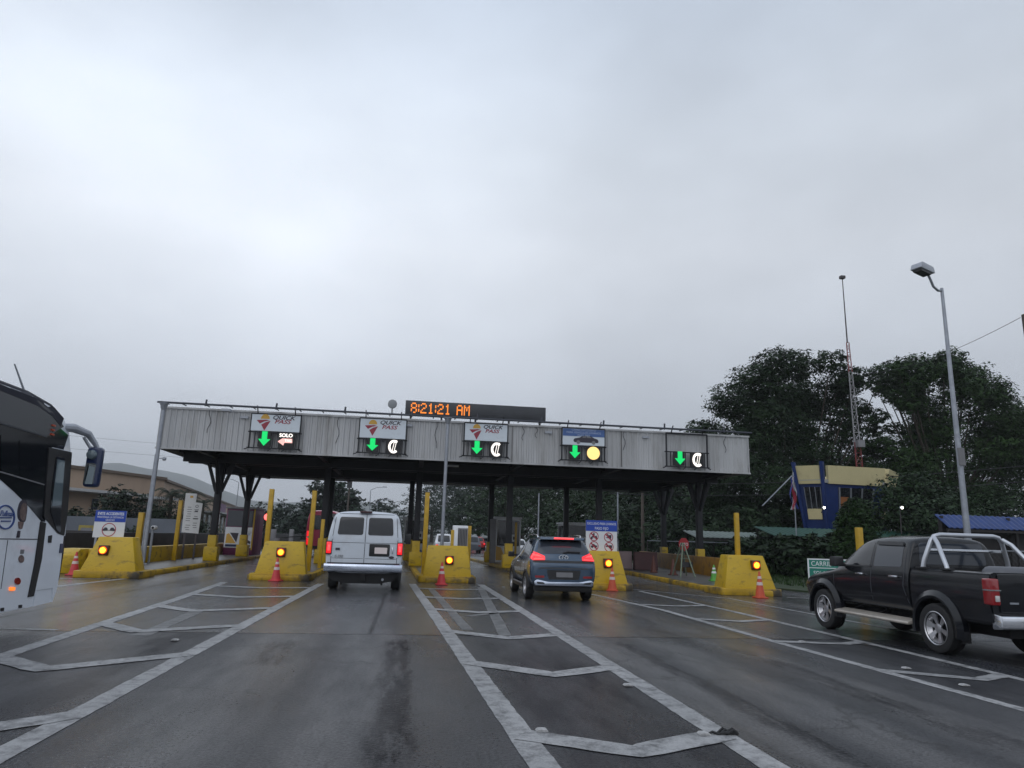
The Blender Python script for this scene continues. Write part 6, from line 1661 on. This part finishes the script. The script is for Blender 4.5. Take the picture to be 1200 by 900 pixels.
# left: bushes and palms before the warehouse
for (u, Y, h_, w_, lab) in ((148, 58, 4.7, 4.6, 'dark round tree behind the accident sign'), (126, 60, 2.9, 4, 'dark bush left of the round tree by the accident sign'), (168, 60, 2.9, 3.6, 'dark bush behind the grey rail pole'), (90, 58, 2.8, 4.0, 'leafy bush beside the bus door'), (205, 62, 2.6, 5, 'low bush under the palms')):
    bushy(u, Y, h_, w_, lab, 'palm', 'bushes before the warehouse', 6000, .16, 'bush', 'bush', 9)
def palm(u, Y, h_, label, n_=22, L_=2.2):
    p = at(u, 640, Y)
    t = thing('palm_tree', label, 'palm tree', (p.x, Y, 0), 0, 'palms before the warehouse')
    b = B()
    for i in range(n_):
        a = 2*pi*i/n_*2.6+rt.uniform(-.2, .2); el_ = rt.uniform(-.3, 1.2)
        prev = None
        for k_ in range(9):
            f = k_/8; r_ = L_*f*cos(el_*.7); z = h_+L_*(sin(el_)*f-.85*f*f)
            c_ = Vector((r_*cos(a), r_*sin(a), z))
            if prev is not None:
                d = (c_-prev).normalized(); sd_ = d.cross(Vector((0, 0, 1))).normalized()
                for s in (-1, 1):
                    for q_ in (.25, .75):
                        o_ = prev.lerp(c_, q_); tip = o_+sd_*s*.42*(1-f*.6)+d*.22-Vector((0, 0, .16))
                        b.add([o_-d*.035, o_+d*.035, tip], [(0, 1, 2)])
            prev = c_
    b.build('crown', LF['palm'], t)
    B().pipe([(0, 0, 0), (.08, 0, h_*.5), (0, 0, h_)], [.2, .15, .13], 10).build('trunk', 'bark', t, smooth=True)
palm(193, 58, 4.0, 'dark palm tree just right of the grey rail pole')
palm(212, 62, 4.2, 'dark palm tree left of the tall yellow post', 20, 2.0)
palm(232, 64, 3.6, 'small palm behind the white tariff board', 18, 1.8)
# topiary
q = at(1006, 640, 33)
tree('topiary_bush', 'dense clipped dome shaped bush before the green roof', (q.x, 33), [(q.x, 33, .9, 1.12, 1.0), (q.x, 33, 1.7, 1.08, .9), (q.x, 33, 2.5, .92, .85), (q.x, 33, 3.2, .68, .66), (q.x, 33, 3.65, .40, .42)], 34000, .085, 'topiary', 'clipped bushes', .1, 'bush', shell=.86, sprig=6, spread=.06)

# ------------------------------------------------------------------ hills and the misty air
hp = [(-30, 556), (84, 549), (140, 546), (190, 553), (225, 563), (260, 577), (300, 588), (330, 591), (365, 590), (400, 588), (440, 592), (480, 602), (530, 612), (620, 622), (800, 634), (1000, 640), (1250, 640)]
HY = 3000
ridge = [(p.x, max(2, p.z)) for p in (at(u, v, HY) for u, v in hp)]
def hz(x):
    for (xa, za), (xb, zb) in zip(ridge, ridge[1:]):
        if xa <= x <= xb: return za+(zb-za)*(x-xa)/(xb-xa)
    return ridge[0][1] if x < ridge[0][0] else ridge[-1][1]
rh = random.Random(4)
ph = [(rh.uniform(.004, .02), rh.uniform(0, 6), rh.uniform(.5, 1)) for _ in range(7)]
def hill(x, y):
    f = max(0, min(1, (y-1100)/(HY-1100))); f = f*f*(3-2*f)
    nz_ = sum(a*sin(x*k_+y*k_*.7+p_) for k_, p_, a in ph)
    return -1+f*hz(x*HY/max(y, 400))+f*nz_*2.6*(1 if y < HY else 0)
kind(grid(-2400, 1900, 1100, 3250, 150, 26, hill).build('hills', mat('hill_forest', (.025, .04, .028), .9, var=.4, vscale=.02), smooth=True))

hm, nt, p = newmat('misty_air'); nt.nodes.remove(p)
pv = nt.nodes.new('ShaderNodeVolumePrincipled'); pv.inputs['Color'].default_value = (.89, .92, .955, 1); pv.inputs['Density'].default_value = .00036
nt.links.new(pv.outputs[0], nt.nodes['Material Output'].inputs['Volume'])
try: hm.cycles.homogeneous_volume = True
except Exception: pass
kind(B().box(-2450, 2450, -200, 3350, -1.2, 300).build('haze', hm), 'stuff')
